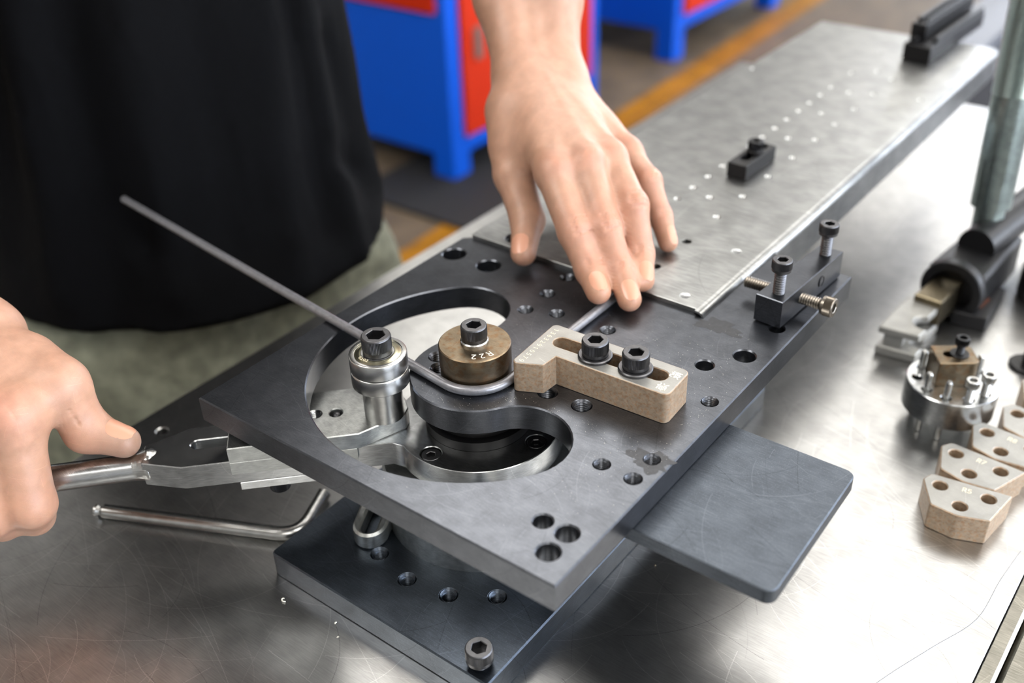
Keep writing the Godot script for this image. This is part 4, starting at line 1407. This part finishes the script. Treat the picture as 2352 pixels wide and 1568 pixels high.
# ---------------------------------------------------------------- the person: fields of tapered capsules, meshed as surface nets
class Field:
	var o: Vector3
	var n: Vector3i
	var h: float
	var d := PackedFloat32Array()
	func setup(lo: Vector3, hi: Vector3, cell: float) -> void:
		o = lo
		h = cell
		n = Vector3i(((hi - lo) / cell).ceil()) + Vector3i.ONE
		d.resize(n.x * n.y * n.z)
		d.fill(1.0)
	func span(lo: Vector3, hi: Vector3) -> Array:
		var a := Vector3i(((lo - o) / h).floor()).clamp(Vector3i.ZERO, n - Vector3i.ONE)
		var b := Vector3i(((hi - o) / h).ceil()).clamp(Vector3i.ZERO, n - Vector3i.ONE)
		return [a, b]
	# bones: [from, to, radius, radius, flat axis, flatness]; blended by k inside the chain and by join with what is there
	func chain(bones: Array, k: float, join: float) -> void:
		var lo := Vector3.INF
		var hi := -Vector3.INF
		var pad := maxf(join, k) + h * 3.0
		for b in bones:
			var r := Vector3.ONE * (maxf(b[2], b[3]) + pad)
			lo = lo.min(b[0] - r).min(b[1] - r)
			hi = hi.max(b[0] + r).max(b[1] + r)
		var sp := span(lo, hi)
		var a: Vector3i = sp[0]
		var e: Vector3i = sp[1]
		var m := e - a + Vector3i.ONE
		if m.x <= 1 or m.y <= 1 or m.z <= 1:
			return
		var t := PackedFloat32Array()
		t.resize(m.x * m.y * m.z)
		t.fill(1.0)
		for b in bones:
			var p0: Vector3 = b[0]
			var p1: Vector3 = b[1]
			var r0: float = b[2]
			var r1: float = b[3]
			var axis: Vector3 = b[4] if b.size() > 4 else Vector3.ZERO
			var flat: float = (b[5] - 1.0) if b.size() > 5 else 0.0
			var ab := p1 - p0
			var inv := 1.0 / maxf(ab.length_squared(), 1e-9)
			var rr := Vector3.ONE * (maxf(r0, r1) + pad)
			var s2 := span(p0.min(p1) - rr, p0.max(p1) + rr)
			var c: Vector3i = s2[0]
			var f: Vector3i = s2[1]
			for z in range(c.z, f.z + 1):
				for y in range(c.y, f.y + 1):
					var row := ((z - a.z) * m.y + (y - a.y)) * m.x - a.x
					for x in range(c.x, f.x + 1):
						var p := o + Vector3(x, y, z) * h
						var q := p - p0
						var s := clampf(q.dot(ab) * inv, 0.0, 1.0)
						q -= ab * s
						if flat != 0.0:
							q += axis * (q.dot(axis) * flat)
						var v := q.length() - (r0 + (r1 - r0) * s)
						var w := t[row + x]
						if k > 0.0:
							var u := maxf(k - absf(v - w), 0.0) / k
							v = minf(v, w) - u * u * k * 0.25
						else:
							v = minf(v, w)
						t[row + x] = v
		for z in m.z:
			for y in m.y:
				var from := (z * m.y + y) * m.x
				var to := ((z + a.z) * n.y + y + a.y) * n.x + a.x
				for x in m.x:
					var v := t[from + x]
					var w := d[to + x]
					if v > 0.9:
						continue
					if join > 0.0:
						var u := maxf(join - absf(v - w), 0.0) / join
						v = minf(v, w) - u * u * join * 0.25
					else:
						v = minf(v, w)
					d[to + x] = v
	# swells (amount > 0) or dents the surface along a segment
	func swell(p0: Vector3, p1: Vector3, r: float, amount: float) -> void:
		var ab := p1 - p0
		var inv := 1.0 / maxf(ab.length_squared(), 1e-12)
		var sp := span(p0.min(p1) - Vector3.ONE * r * 2.2, p0.max(p1) + Vector3.ONE * r * 2.2)
		for z in range(sp[0].z, sp[1].z + 1):
			for y in range(sp[0].y, sp[1].y + 1):
				var row: int = (z * n.y + y) * n.x
				for x in range(sp[0].x, sp[1].x + 1):
					var q := o + Vector3(x, y, z) * h - p0
					var g := (q - ab * clampf(q.dot(ab) * inv, 0.0, 1.0)).length_squared() / (r * r)
					if g < 5.0:
						d[row + x] -= amount * exp(-g)
	func carve(p0: Vector3, p1: Vector3, r: float) -> void:
		# presses the surface in where a round bar lies
		var ab := p1 - p0
		var inv := 1.0 / ab.length_squared()
		var sp := span(p0.min(p1) - Vector3.ONE * r * 1.6, p0.max(p1) + Vector3.ONE * r * 1.6)
		for z in range(sp[0].z, sp[1].z + 1):
			for y in range(sp[0].y, sp[1].y + 1):
				var row: int = (z * n.y + y) * n.x
				for x in range(sp[0].x, sp[1].x + 1):
					var q := o + Vector3(x, y, z) * h - p0
					var v := r - (q - ab * clampf(q.dot(ab) * inv, 0.0, 1.0)).length()
					d[row + x] = maxf(d[row + x], v)
	func sample(p: Vector3) -> float:
		var q := (p - o) / h
		var a := Vector3i(q.floor()).clamp(Vector3i.ZERO, n - Vector3i(2, 2, 2))
		var t := q - Vector3(a)
		var i := (a.z * n.y + a.y) * n.x + a.x
		var j := i + n.x * n.y
		var low := lerpf(lerpf(d[i], d[i + 1], t.x), lerpf(d[i + n.x], d[i + n.x + 1], t.x), t.y)
		var high := lerpf(lerpf(d[j], d[j + 1], t.x), lerpf(d[j + n.x], d[j + n.x + 1], t.x), t.y)
		return lerpf(low, high, t.z)
	func reach(p: Vector3, dir: Vector3, a: float, b: float) -> float:
		# how far from p the surface lies in that direction
		var x := 0.0
		for k in 70:
			x = a * 0.1 + (b - a * 0.1) * k / 70.0
			if sample(p + dir * x) > 0.0:
				break
		return x
	func cut_below(y0: float) -> void:
		for z in n.z:
			for y in n.y:
				var v := y0 - (o.y + y * h)
				var row := (z * n.y + y) * n.x
				for x in n.x:
					d[row + x] = maxf(d[row + x], v)

	func cut_above(y1: float) -> void:
		for z in n.z:
			for y in n.y:
				var v := o.y + y * h - y1
				var row := (z * n.y + y) * n.x
				for x in n.x:
					d[row + x] = maxf(d[row + x], v)

class NetSkin:
	var v := PackedVector3Array()
	var nn := PackedVector3Array()
	var c := PackedColorArray()
	var idx := PackedInt32Array()
	var base := Color(1, 1, 1)
	var spots := []          # [centre, radius, colour, share]
	func nets(f: Field) -> void:
		var n := f.n
		var where := PackedInt32Array()
		where.resize(n.x * n.y * n.z)
		where.fill(-1)
		var sx := 1
		var sy := n.x
		var sz := n.x * n.y
		var off := [0, sx, sy, sx + sy, sz, sx + sz, sy + sz, sx + sy + sz]
		var d := f.d
		for z in n.z - 1:
			for y in n.y - 1:
				var row := (z * n.y + y) * n.x
				for x in n.x - 1:
					var i := row + x
					var d0 := d[i]
					if d0 > 0.05 or d0 < -0.05:
						continue
					var d1 := d[i + 1]; var d2 := d[i + sy]; var d3 := d[i + 1 + sy]
					var d4 := d[i + sz]; var d5 := d[i + 1 + sz]; var d6 := d[i + sy + sz]; var d7 := d[i + 1 + sy + sz]
					var inside := int(d0 < 0) + int(d1 < 0) + int(d2 < 0) + int(d3 < 0) + int(d4 < 0) + int(d5 < 0) + int(d6 < 0) + int(d7 < 0)
					if inside == 0 or inside == 8:
						continue
					var s := Vector3.ZERO
					var k := 0
					if (d0 < 0) != (d1 < 0): s += Vector3(d0 / (d0 - d1), 0, 0); k += 1
					if (d2 < 0) != (d3 < 0): s += Vector3(d2 / (d2 - d3), 1, 0); k += 1
					if (d4 < 0) != (d5 < 0): s += Vector3(d4 / (d4 - d5), 0, 1); k += 1
					if (d6 < 0) != (d7 < 0): s += Vector3(d6 / (d6 - d7), 1, 1); k += 1
					if (d0 < 0) != (d2 < 0): s += Vector3(0, d0 / (d0 - d2), 0); k += 1
					if (d1 < 0) != (d3 < 0): s += Vector3(1, d1 / (d1 - d3), 0); k += 1
					if (d4 < 0) != (d6 < 0): s += Vector3(0, d4 / (d4 - d6), 1); k += 1
					if (d5 < 0) != (d7 < 0): s += Vector3(1, d5 / (d5 - d7), 1); k += 1
					if (d0 < 0) != (d4 < 0): s += Vector3(0, 0, d0 / (d0 - d4)); k += 1
					if (d1 < 0) != (d5 < 0): s += Vector3(1, 0, d1 / (d1 - d5)); k += 1
					if (d2 < 0) != (d6 < 0): s += Vector3(0, 1, d2 / (d2 - d6)); k += 1
					if (d3 < 0) != (d7 < 0): s += Vector3(1, 1, d3 / (d3 - d7)); k += 1
					s /= k
					# gradient, interpolated inside the cell
					var gx := lerpf(lerpf(d1 - d0, d3 - d2, s.y), lerpf(d5 - d4, d7 - d6, s.y), s.z)
					var gy := lerpf(lerpf(d2 - d0, d3 - d1, s.x), lerpf(d6 - d4, d7 - d5, s.x), s.z)
					var gz := lerpf(lerpf(d4 - d0, d5 - d1, s.x), lerpf(d6 - d2, d7 - d3, s.x), s.y)
					where[i] = v.size()
					var p := f.o + (Vector3(x, y, z) + s) * f.h
					v.append(p)
					nn.append(Vector3(gx, gy, gz).normalized())
					var col := base
					for q in spots:
						var w: float = (p - (q[0] as Vector3)).length_squared() / (q[1] * q[1])
						if w < 4.0:
							col = col.lerp(q[2], q[3] * exp(-w))
					c.append(col)
		for z in range(1, n.z - 1):
			for y in range(1, n.y - 1):
				var row := (z * n.y + y) * n.x
				for x in range(1, n.x - 1):
					var i := row + x
					var a := d[i]
					if a > 0.05 or a < -0.05:
						continue
					if (a < 0) != (d[i + sx] < 0): face(where, i, i - sy, i - sy - sz, i - sz, a < 0)
					if (a < 0) != (d[i + sy] < 0): face(where, i, i - sz, i - sz - sx, i - sx, a < 0)
					if (a < 0) != (d[i + sz] < 0): face(where, i, i - sx, i - sx - sy, i - sy, a < 0)
	func face(where: PackedInt32Array, i: int, j: int, k: int, l: int, solid: bool) -> void:
		var a := where[i]; var b := where[j]; var e := where[k]; var g := where[l]
		if a < 0 or b < 0 or e < 0 or g < 0:
			return
		if solid:
			idx.append_array([a, e, b, a, g, e])
		else:
			idx.append_array([a, b, e, a, e, g])
	func mesh(colored := true) -> ArrayMesh:
		var arr := []
		arr.resize(Mesh.ARRAY_MAX)
		arr[Mesh.ARRAY_VERTEX] = v
		arr[Mesh.ARRAY_NORMAL] = nn
		if colored:
			arr[Mesh.ARRAY_COLOR] = c
		arr[Mesh.ARRAY_INDEX] = idx
		var m := ArrayMesh.new()
		m.add_surface_from_arrays(Mesh.PRIMITIVE_TRIANGLES, arr)
		return m

func Q(u: float, y: float, vv: float) -> Vector3:      # heights above the dark plate
	return Vector3(u, H + y, -vv)

func grip(along: float, across: float, up: float) -> Vector3:    # in the frame of the handle tube
	return P(-0.0262 - 0.67 * along + 0.742 * across, H - 0.045 + up, -0.0287 - 0.742 * along - 0.67 * across)

func nail(parent: Node3D, f: Field, tip: Vector3, dip: Vector3, back: Vector3, long: float, wide: float, place: Transform3D, m := "nail") -> void:
	# a curved plate that lies on the skin of the last joint and runs to just past the finger tip
	var d := (tip - dip).normalized()
	var up := (back - d * back.dot(d)).normalized()
	var side := d.cross(up).normalized()
	var g := Geo.new()
	var rows := 10
	var cols := 10
	var pts := []
	var nrm := []
	for i in rows + 1:
		var s := float(i) / rows
		var line := []
		var nl := []
		var w := wide * sqrt(maxf(0.0, 1.0 - pow(absf(s - 0.50) / 0.53, 2.7)))
		for j in cols + 1:
			var a := (float(j) / cols * 2.0 - 1.0)
			var dir := (up + side * (a * w / 0.0095)).normalized()
			var from := tip + d * (long * (s - 0.66))
			var r := f.reach(from, dir, 0.003, 0.018)
			if s > 0.72:      # the free edge stands off the tip
				r = maxf(r, f.reach(tip + d * (long * 0.06), dir, 0.003, 0.018) - (s - 0.72) * 0.006)
			line.append(from + dir * (r + 0.00035 - 0.0004 * absf(a)))
			nl.append((dir + d * 0.18 * s).normalized())
		pts.append(line)
		nrm.append(nl)
	for i in rows:
		for j in cols:
			g.quad(pts[i][j], pts[i][j + 1], pts[i + 1][j + 1], pts[i + 1][j], nrm[i][j], nrm[i][j + 1], nrm[i + 1][j + 1], nrm[i + 1][j])
			if i == rows - 1:
				g.quad(pts[i + 1][j], pts[i + 1][j + 1], pts[i + 1][j + 1] - up * 0.0006, pts[i + 1][j] - up * 0.0006, d, d, d, d)
	put("fingernail", g.mesh(), M[m], parent, place)

func finger(f: Field, j: Array, r: Array, join: float) -> void:
	var bones := []
	for i in j.size() - 1:
		bones.append([j[i], j[i + 1], r[i], r[i + 1]])
	f.chain(bones, 0.004, join)

func knuckle(f: Field, sk: NetSkin, p: Vector3, back: Vector3, along: Vector3, r: float, swell: float, lines: int) -> void:
	# a rounded swelling over a joint with wrinkles across it
	var c := p + back * r * 0.8
	f.swell(c, c, r * 0.8, swell)
	var side := along.cross(back).normalized()
	for i in lines:
		var q := p + back * r * 1.0 + along * (float(i) - (lines - 1) / 2.0) * r * 0.36
		f.swell(q - side * r * 0.55, q + side * r * 0.55, 0.0012, -0.0012)
	sk.spots.append([c, r * 1.5, Color(0.66, 0.30, 0.20), 0.55])

func build_person() -> void:
	var t := thing("person", "person in dark T-shirt and grey-green trousers, one hand on the plate, one gripping a handle", "person", P(-0.43, FLOOR, 0.30))
	var here := t.transform.affine_inverse()
	var sk := NetSkin.new()
	sk.base = Color(0.63, 0.355, 0.24)
	var red := Color(0.66, 0.28, 0.19)
	# --- hand that rests on the plate (bent fingers, tips down on plate, rod and tray)
	var f := Field.new()
	f.setup(Vector3(-0.078, H - 0.004, -0.425), Vector3(0.178, H + 0.172, -0.205), 0.0015)
	var wr := Q(-0.0060, 0.0935, 0.3330)
	var wu := Q(0.0105, 0.0885, 0.3585)
	var index := [Q(0.0725, 0.0650, 0.2643), Q(0.1067, 0.0378, 0.2411), Q(0.1260, 0.0190, 0.2311), Q(0.1420, 0.0147, 0.2170)]
	var middle := [Q(0.0880, 0.0678, 0.2817), Q(0.1216, 0.0394, 0.2552), Q(0.1424, 0.0181, 0.2432), Q(0.1585, 0.0086, 0.2292)]
	var ring := [Q(0.0907, 0.0631, 0.3082), Q(0.1268, 0.0465, 0.2820), Q(0.1427, 0.0196, 0.2682), Q(0.1550, 0.0116, 0.2515)]
	var little := [Q(0.0809, 0.0499, 0.3480), Q(0.1105, 0.0422, 0.3302), Q(0.1278, 0.0229, 0.3198), Q(0.1414, 0.0112, 0.3083)]
	var thumb := [Q(0.0020, 0.0800, 0.3080), Q(0.0295, 0.0486, 0.2752), Q(0.0541, 0.0251, 0.2582), Q(0.0663, 0.0120, 0.2361)]
	var dorsal: Vector3 = ((middle[0] - wr).cross(wu - wr)).normalized()
	if dorsal.y < 0.0:
		dorsal = -dorsal
	var ua := Q(-0.0508, 0.1425, 0.3759)
	var ub := Q(-0.0239, 0.1415, 0.3963)
	var elbow := Q(-0.125, 0.275, 0.475)
	f.chain([[wr, index[0], 0.0185, 0.0118], [wr.lerp(wu, 0.35), middle[0], 0.0180, 0.0122], [wr.lerp(wu, 0.7), ring[0], 0.0180, 0.0118], [wu, little[0], 0.0175, 0.0112],
		[wr, ua, 0.0185, 0.0235], [wu, ub, 0.0180, 0.0235], [ua, elbow, 0.0235, 0.036], [ub, elbow, 0.0235, 0.036],
		[wr.lerp(index[0], 0.55) - dorsal * 0.010, wu.lerp(little[0], 0.6) - dorsal * 0.010, 0.013, 0.012]], 0.016, 0.0)
	f.chain([[thumb[0], thumb[1], 0.0190, 0.0150], [thumb[1], thumb[2], 0.0140, 0.0122], [thumb[2], thumb[3], 0.0118, 0.0092]], 0.005, 0.014)
	f.chain([[thumb[0].lerp(thumb[1], 0.55), index[0].lerp(wr, 0.25) - dorsal * 0.006, 0.011, 0.008]], 0.0, 0.014)
	finger(f, index, [0.0126, 0.0112, 0.0097, 0.0082], 0.0075)
	finger(f, middle, [0.0124, 0.0110, 0.0094, 0.0081], 0.0065)
	finger(f, ring, [0.0120, 0.0106, 0.0092, 0.0080], 0.0065)
	finger(f, little, [0.0110, 0.0092, 0.0082, 0.0071], 0.0065)
	for a in [index, middle, ring, little]:
		var fwd: Vector3 = (a[1] - a[0]).normalized()
		var up: Vector3 = (dorsal - fwd * dorsal.dot(fwd)).normalized()
		f.swell(a[0] + up * 0.009, a[0] + up * 0.009, 0.008, 0.0022)
		f.swell(wr.lerp(wu, 0.4) + dorsal * 0.016, a[0] + up * 0.011, 0.0032, 0.0011)
		sk.spots.append([a[0] + up * 0.010, 0.011, red, 0.5])
		var bend: Vector3 = ((a[1] - a[0]).normalized() + (a[2] - a[1]).normalized()).normalized()
		var bup: Vector3 = (dorsal - bend * dorsal.dot(bend)).normalized()
		knuckle(f, sk, a[1], bup, bend, 0.0104, 0.0012, 4)
		var b2: Vector3 = ((a[2] - a[1]).normalized() + (a[3] - a[2]).normalized()).normalized()
		var b2up: Vector3 = (dorsal - b2 * dorsal.dot(b2)).normalized()
		knuckle(f, sk, a[2], b2up, b2, 0.0090, 0.0004, 2)
		sk.spots.append([a[3], 0.014, Color(0.68, 0.33, 0.20), 0.5])
	# tendons, veins and the bump of the wrist bone
	f.swell(Q(0.0195, 0.094, 0.3690), Q(0.0195, 0.094, 0.3690), 0.010, 0.0045)
	f.swell(Q(0.004, 0.113, 0.344), Q(-0.040, 0.165, 0.388), 0.005, 0.0012)
	f.swell(Q(0.020, 0.106, 0.330), Q(0.045, 0.094, 0.312), 0.0026, 0.0010)
	f.swell(Q(0.045, 0.094, 0.312), Q(0.064, 0.083, 0.300), 0.0024, 0.0009)
	f.swell(Q(0.030, 0.100, 0.320), Q(0.062, 0.078, 0.283), 0.0024, 0.0008)
	for k in 3:
		var q: Vector3 = thumb[2] + Vector3(-0.003 + 0.003 * k, 0.010 - 0.002 * k, 0.003)
		f.swell(q - Vector3(0.006, 0.002, 0.004), q + Vector3(0.006, 0, 0.002), 0.0011, -0.0006)
	sk.spots.append([thumb[3], 0.017, Color(0.50, 0.25, 0.16), 0.5])
	f.carve(P(PU + 0.0252, H + 0.0031, 0.20), P(PU + 0.0252, H + 0.0031, 0.236), 0.0036)
	sk.nets(f)
	# --- hand that grips the handle
	var g := Field.new()
	g.setup(Vector3(-0.20, H - 0.085, -0.02), Vector3(0.0, H + 0.075, 0.16), 0.0015)
	var i2 := [grip(0.063, 0.007, 0.052), grip(0.0635, 0.0245, 0.0015), grip(0.071, 0.0075, -0.0215), grip(0.075, -0.009, -0.016)]
	var m2 := [grip(0.086, 0.003, 0.054), grip(0.087, 0.0250, -0.0020), grip(0.090, 0.0070, -0.0230), grip(0.092, -0.010, -0.016)]
	var r2 := [grip(0.107, -0.002, 0.052), grip(0.108, 0.0235, -0.0020), grip(0.109, 0.0065, -0.0225), grip(0.110, -0.009, -0.016)]
	var l2 := [grip(0.126, -0.006, 0.046), grip(0.126, 0.0190, 0.0010), grip(0.126, 0.0060, -0.0200), grip(0.126, -0.008, -0.014)]
	var t2 := [grip(0.062, -0.038, 0.058), grip(0.0400, -0.0155, 0.0550), grip(0.0315, -0.009, 0.0255), grip(0.0100, -0.0010, 0.0190)]
	var w2 := grip(0.090, -0.066, 0.066)
	var w3 := grip(0.118, -0.060, 0.058)
	var e2 := Q(-0.355, 0.14, -0.09)
	g.chain([[w2, i2[0], 0.0190, 0.0140], [w2.lerp(w3, 0.35), m2[0], 0.0185, 0.0135], [w2.lerp(w3, 0.7), r2[0], 0.0185, 0.0130], [w3, l2[0], 0.0180, 0.0125],
		[w2, e2, 0.0200, 0.036], [w3, e2, 0.0200, 0.036],
		[grip(0.075, -0.024, 0.036), grip(0.112, -0.024, 0.034), 0.014, 0.013]], 0.017, 0.0)
	g.chain([[t2[0], t2[1], 0.0200, 0.0165], [t2[1], t2[2], 0.0155, 0.0132], [t2[2], t2[3], 0.0128, 0.0098]], 0.006, 0.016)
	g.chain([[t2[0].lerp(t2[1], 0.8), i2[0] + Vector3(0, -0.004, 0), 0.010, 0.010]], 0.0, 0.012)
	finger(g, i2, [0.0145, 0.0136, 0.0112, 0.0096], 0.010)
	finger(g, m2, [0.0140, 0.0130, 0.0110, 0.0095], 0.008)
	finger(g, r2, [0.0135, 0.0124, 0.0105, 0.0092], 0.008)
	finger(g, l2, [0.0125, 0.0112, 0.0096, 0.0085], 0.008)
	var over := grip(0.06, 0.03, 0.075) - grip(0.06, 0.0, 0.04)
	over = over.normalized()
	for a in [i2, m2, r2, l2]:
		g.swell(a[0] + over * 0.010, a[0] + over * 0.010, 0.010, 0.0016)
		sk.spots.append([a[0] + over * 0.013, 0.013, red, 0.55])
		sk.spots.append([a[1], 0.020, Color(0.68, 0.32, 0.20), 0.35])
	for k in 5:
		var q: Vector3 = i2[0] + over * 0.0135 + Vector3(0, -0.004 + 0.0028 * k, 0.001)
		g.swell(q - Vector3(0.007, 0, 0.003), q + Vector3(0.007, 0, -0.002), 0.0012, -0.0006)
	for k in 4:
		var q: Vector3 = t2[2].lerp(t2[1], 0.10 + 0.11 * k) + Vector3(0.004, 0.0122, 0.006)
		g.swell(q - Vector3(0.0075, 0.002, 0.001), q + Vector3(0.0075, -0.002, 0.002), 0.0011, -0.0008)
	sk.spots.append([t2[3], 0.013, Color(0.26, 0.19, 0.155), 0.75])
	sk.spots.append([t2[2], 0.016, Color(0.66, 0.30, 0.18), 0.45])
	g.carve(grip(-0.05, 0, 0), grip(0.160, 0, 0), 0.0097)
	sk.nets(g)
	# --- the rest of the body, mostly inside the clothes
	var b := Field.new()
	b.setup(Vector3(-0.75, FLOOR, -0.66), Vector3(0.0, 1.02, 0.10), 0.0125)
	var sl := P(-0.41, 0.595, 0.495)
	var sr := P(-0.44, 0.545, 0.065)
	var neck := P(-0.43, 0.66, 0.30)
	b.chain([[P(-0.44, 0.02, 0.30), P(-0.44, 0.50, 0.30), 0.120, 0.145], [sl.lerp(neck, 0.15), sr.lerp(neck, 0.15), 0.055, 0.055], [P(-0.43, 0.60, 0.30), P(-0.405, 0.74, 0.30), 0.056, 0.052]], 0.05, 0.0)
	b.chain([[sl, elbow, 0.048, 0.040], [elbow, ua.lerp(ub, 0.5), 0.040, 0.030]], 0.02, 0.03)
	b.chain([[sr, e2, 0.048, 0.040], [e2, w2.lerp(w3, 0.5).lerp(e2, 0.3), 0.040, 0.029]], 0.02, 0.03)
	b.chain([[P(-0.44, 0.0, 0.38), P(-0.46, -0.38, 0.42), 0.085, 0.060], [P(-0.46, -0.38, 0.42), P(-0.50, -0.74, 0.43), 0.056, 0.042]], 0.02, 0.04)
	b.chain([[P(-0.44, 0.0, 0.22), P(-0.46, -0.38, 0.16), 0.085, 0.060], [P(-0.46, -0.38, 0.16), P(-0.50, -0.74, 0.15), 0.056, 0.042]], 0.02, 0.04)
	# head, bowed towards the work
	var crown := P(-0.385, 0.855, 0.30)
	b.chain([[crown, P(-0.345, 0.800, 0.30), 0.086, 0.070], [P(-0.345, 0.800, 0.30), P(-0.315, 0.762, 0.30), 0.058, 0.038]], 0.03, 0.03)
	b.chain([[P(-0.290, 0.832, 0.30), P(-0.272, 0.800, 0.30), 0.012, 0.015]], 0.0, 0.012)
	for s in [-1, 1]:
		b.chain([[P(-0.385, 0.835, 0.30 + s * 0.083), P(-0.378, 0.810, 0.30 + s * 0.080), 0.016, 0.012]], 0.0, 0.008)
		b.swell(P(-0.298, 0.836, 0.30 + s * 0.032), P(-0.298, 0.836, 0.30 + s * 0.032), 0.016, -0.008)
	sk.spots.append([P(-0.282, 0.770, 0.30), 0.02, Color(0.55, 0.22, 0.17), 0.7])
	sk.nets(b)
	put("body", sk.mesh(), M.skin, t, here)
	nail(t, f, index[3], index[2], Vector3(0.50, 0.75, 0.40), 0.0155, 0.0085, here)
	nail(t, f, middle[3], middle[2], Vector3(0.50, 0.75, 0.40), 0.0150, 0.0083, here)
	nail(t, f, ring[3], ring[2], Vector3(0.70, 0.60, 0.35), 0.0150, 0.0080, here)
	nail(t, f, little[3], little[2], Vector3(0.90, 0.40, 0.20), 0.0145, 0.0070, here)
	nail(t, f, thumb[3], thumb[2], Vector3(0.10, 0.60, 0.75), 0.0150, 0.0090, here)
	nail(t, g, t2[3], t2[2], Vector3(0.35, 0.9, -0.25), 0.0165, 0.0090, here)
	# --- clothes
	var s := Field.new()
	s.setup(Vector3(-0.70, -0.06, -0.66), Vector3(-0.13, 0.70, 0.06), 0.0115)
	s.chain([[P(-0.43, -0.05, 0.30), P(-0.43, 0.20, 0.30), 0.212, 0.172], [P(-0.43, 0.20, 0.30), P(-0.435, 0.48, 0.30), 0.172, 0.170]], 0.06, 0.0)
	s.chain([[sl.lerp(neck, 0.35), sr.lerp(neck, 0.35), 0.075, 0.075], [sl, sl.lerp(elbow, 0.62), 0.074, 0.078], [sr, sr.lerp(e2, 0.62), 0.074, 0.078]], 0.03, 0.06)
	# folds hanging from chest to hem
	var folds := [[-1.25, 0.02, -1.10, 0.34, 0.016, 0.010], [-0.98, -0.02, -0.92, 0.30, 0.020, -0.012], [-0.70, 0.02, -0.62, 0.36, 0.016, 0.009], [-0.42, 0.05, -0.30, 0.40, 0.014, -0.010], [-0.15, 0.00, -0.02, 0.28, 0.018, 0.010], [0.10, 0.03, 0.16, 0.36, 0.012, -0.012], [0.30, -0.01, 0.24, 0.26, 0.014, 0.010], [0.55, 0.04, 0.42, 0.20, 0.018, -0.012], [0.80, 0.02, 0.70, 0.24, 0.016, 0.010], [-1.5, 0.05, -1.30, 0.22, 0.016, -0.010], [0.30, 0.10, 0.62, 0.05, 0.014, -0.012], [-0.95, 0.10, -0.60, 0.03, 0.014, -0.010]]
	for q in folds:
		var c0 := P(-0.43 + 0.203 * cos(q[0]), q[1], 0.30 + 0.203 * sin(q[0]))
		var c1 := P(-0.43 + 0.174 * cos(q[2]), q[3], 0.30 + 0.174 * sin(q[2]))
		s.swell(c0, c1, q[4], q[5])
	s.cut_below(-0.022)
	var cloth := NetSkin.new()
	cloth.nets(s)
	put("t_shirt", cloth.mesh(false), M.shirt_cloth, t, here)
	var p := Field.new()
	p.setup(Vector3(-0.72, FLOOR + 0.03, -0.66), Vector3(-0.13, 0.06, 0.10), 0.0115)
	p.chain([[P(-0.43, -0.02, 0.34), P(-0.43, -0.02, 0.26), 0.140, 0.140], [P(-0.425, -0.13, 0.385), P(-0.46, -0.70, 0.44), 0.158, 0.095], [P(-0.435, -0.13, 0.215), P(-0.46, -0.70, 0.15), 0.150, 0.095]], 0.04, 0.0)
	p.cut_above(0.012)
	for q in [[-0.9, -0.03, -0.4, -0.14], [-0.5, -0.06, -0.1, -0.16], [-0.2, -0.02, 0.3, -0.13], [0.2, -0.06, 0.7, -0.10], [0.5, -0.12, 0.9, -0.22], [-1.2, -0.05, -0.9, -0.2]]:
		p.swell(P(-0.43 + 0.19 * cos(q[0]), q[1], 0.30 + 0.24 * sin(q[0])), P(-0.43 + 0.18 * cos(q[2]), q[3], 0.30 + 0.24 * sin(q[2])), 0.016, -0.016)
	p.cut_below(FLOOR + 0.06)
	var legs := NetSkin.new()
	legs.base = Color(0.245, 0.255, 0.19)
	var rusty := Color(0.50, 0.19, 0.025)
	legs.spots = [[P(-0.445, -0.105, 0.045), 0.013, rusty, 0.9], [P(-0.425, -0.128, 0.050), 0.011, rusty, 0.9], [P(-0.36, -0.10, 0.085), 0.014, Color(0.28, 0.08, 0.04), 0.6]]
	legs.nets(p)
	put("trousers", legs.mesh(), M.trouser_cloth, t, here)
	for sgn in [0.43, 0.15]:
		var sh := Field.new()
		sh.setup(Vector3(-0.62, FLOOR - 0.02, -sgn - 0.09), Vector3(-0.24, FLOOR + 0.16, -sgn + 0.09), 0.011)
		sh.chain([[P(-0.52, FLOOR + 0.05, sgn), P(-0.34, FLOOR + 0.035, sgn), 0.050, 0.045], [P(-0.50, FLOOR + 0.05, sgn), P(-0.50, FLOOR + 0.11, sgn), 0.05, 0.05]], 0.03, 0.0)
		sh.cut_below(FLOOR)
		var sm := NetSkin.new()
		sm.nets(sh)
		put("shoe", sm.mesh(false), M.shoe_black, t, here)
	var hf := Field.new()
	hf.setup(Vector3(-0.50, 0.74, -0.42), Vector3(-0.24, 0.98, -0.18), 0.010)
	hf.chain([[P(-0.395, 0.868, 0.30), P(-0.410, 0.815, 0.30), 0.090, 0.078]], 0.02, 0.0)
	hf.swell(P(-0.290, 0.80, 0.30), P(-0.300, 0.86, 0.30), 0.045, -0.06)
	var hm := NetSkin.new()
	hm.nets(hf)
	put("hair", hm.mesh(false), M.hair_black, t, here)
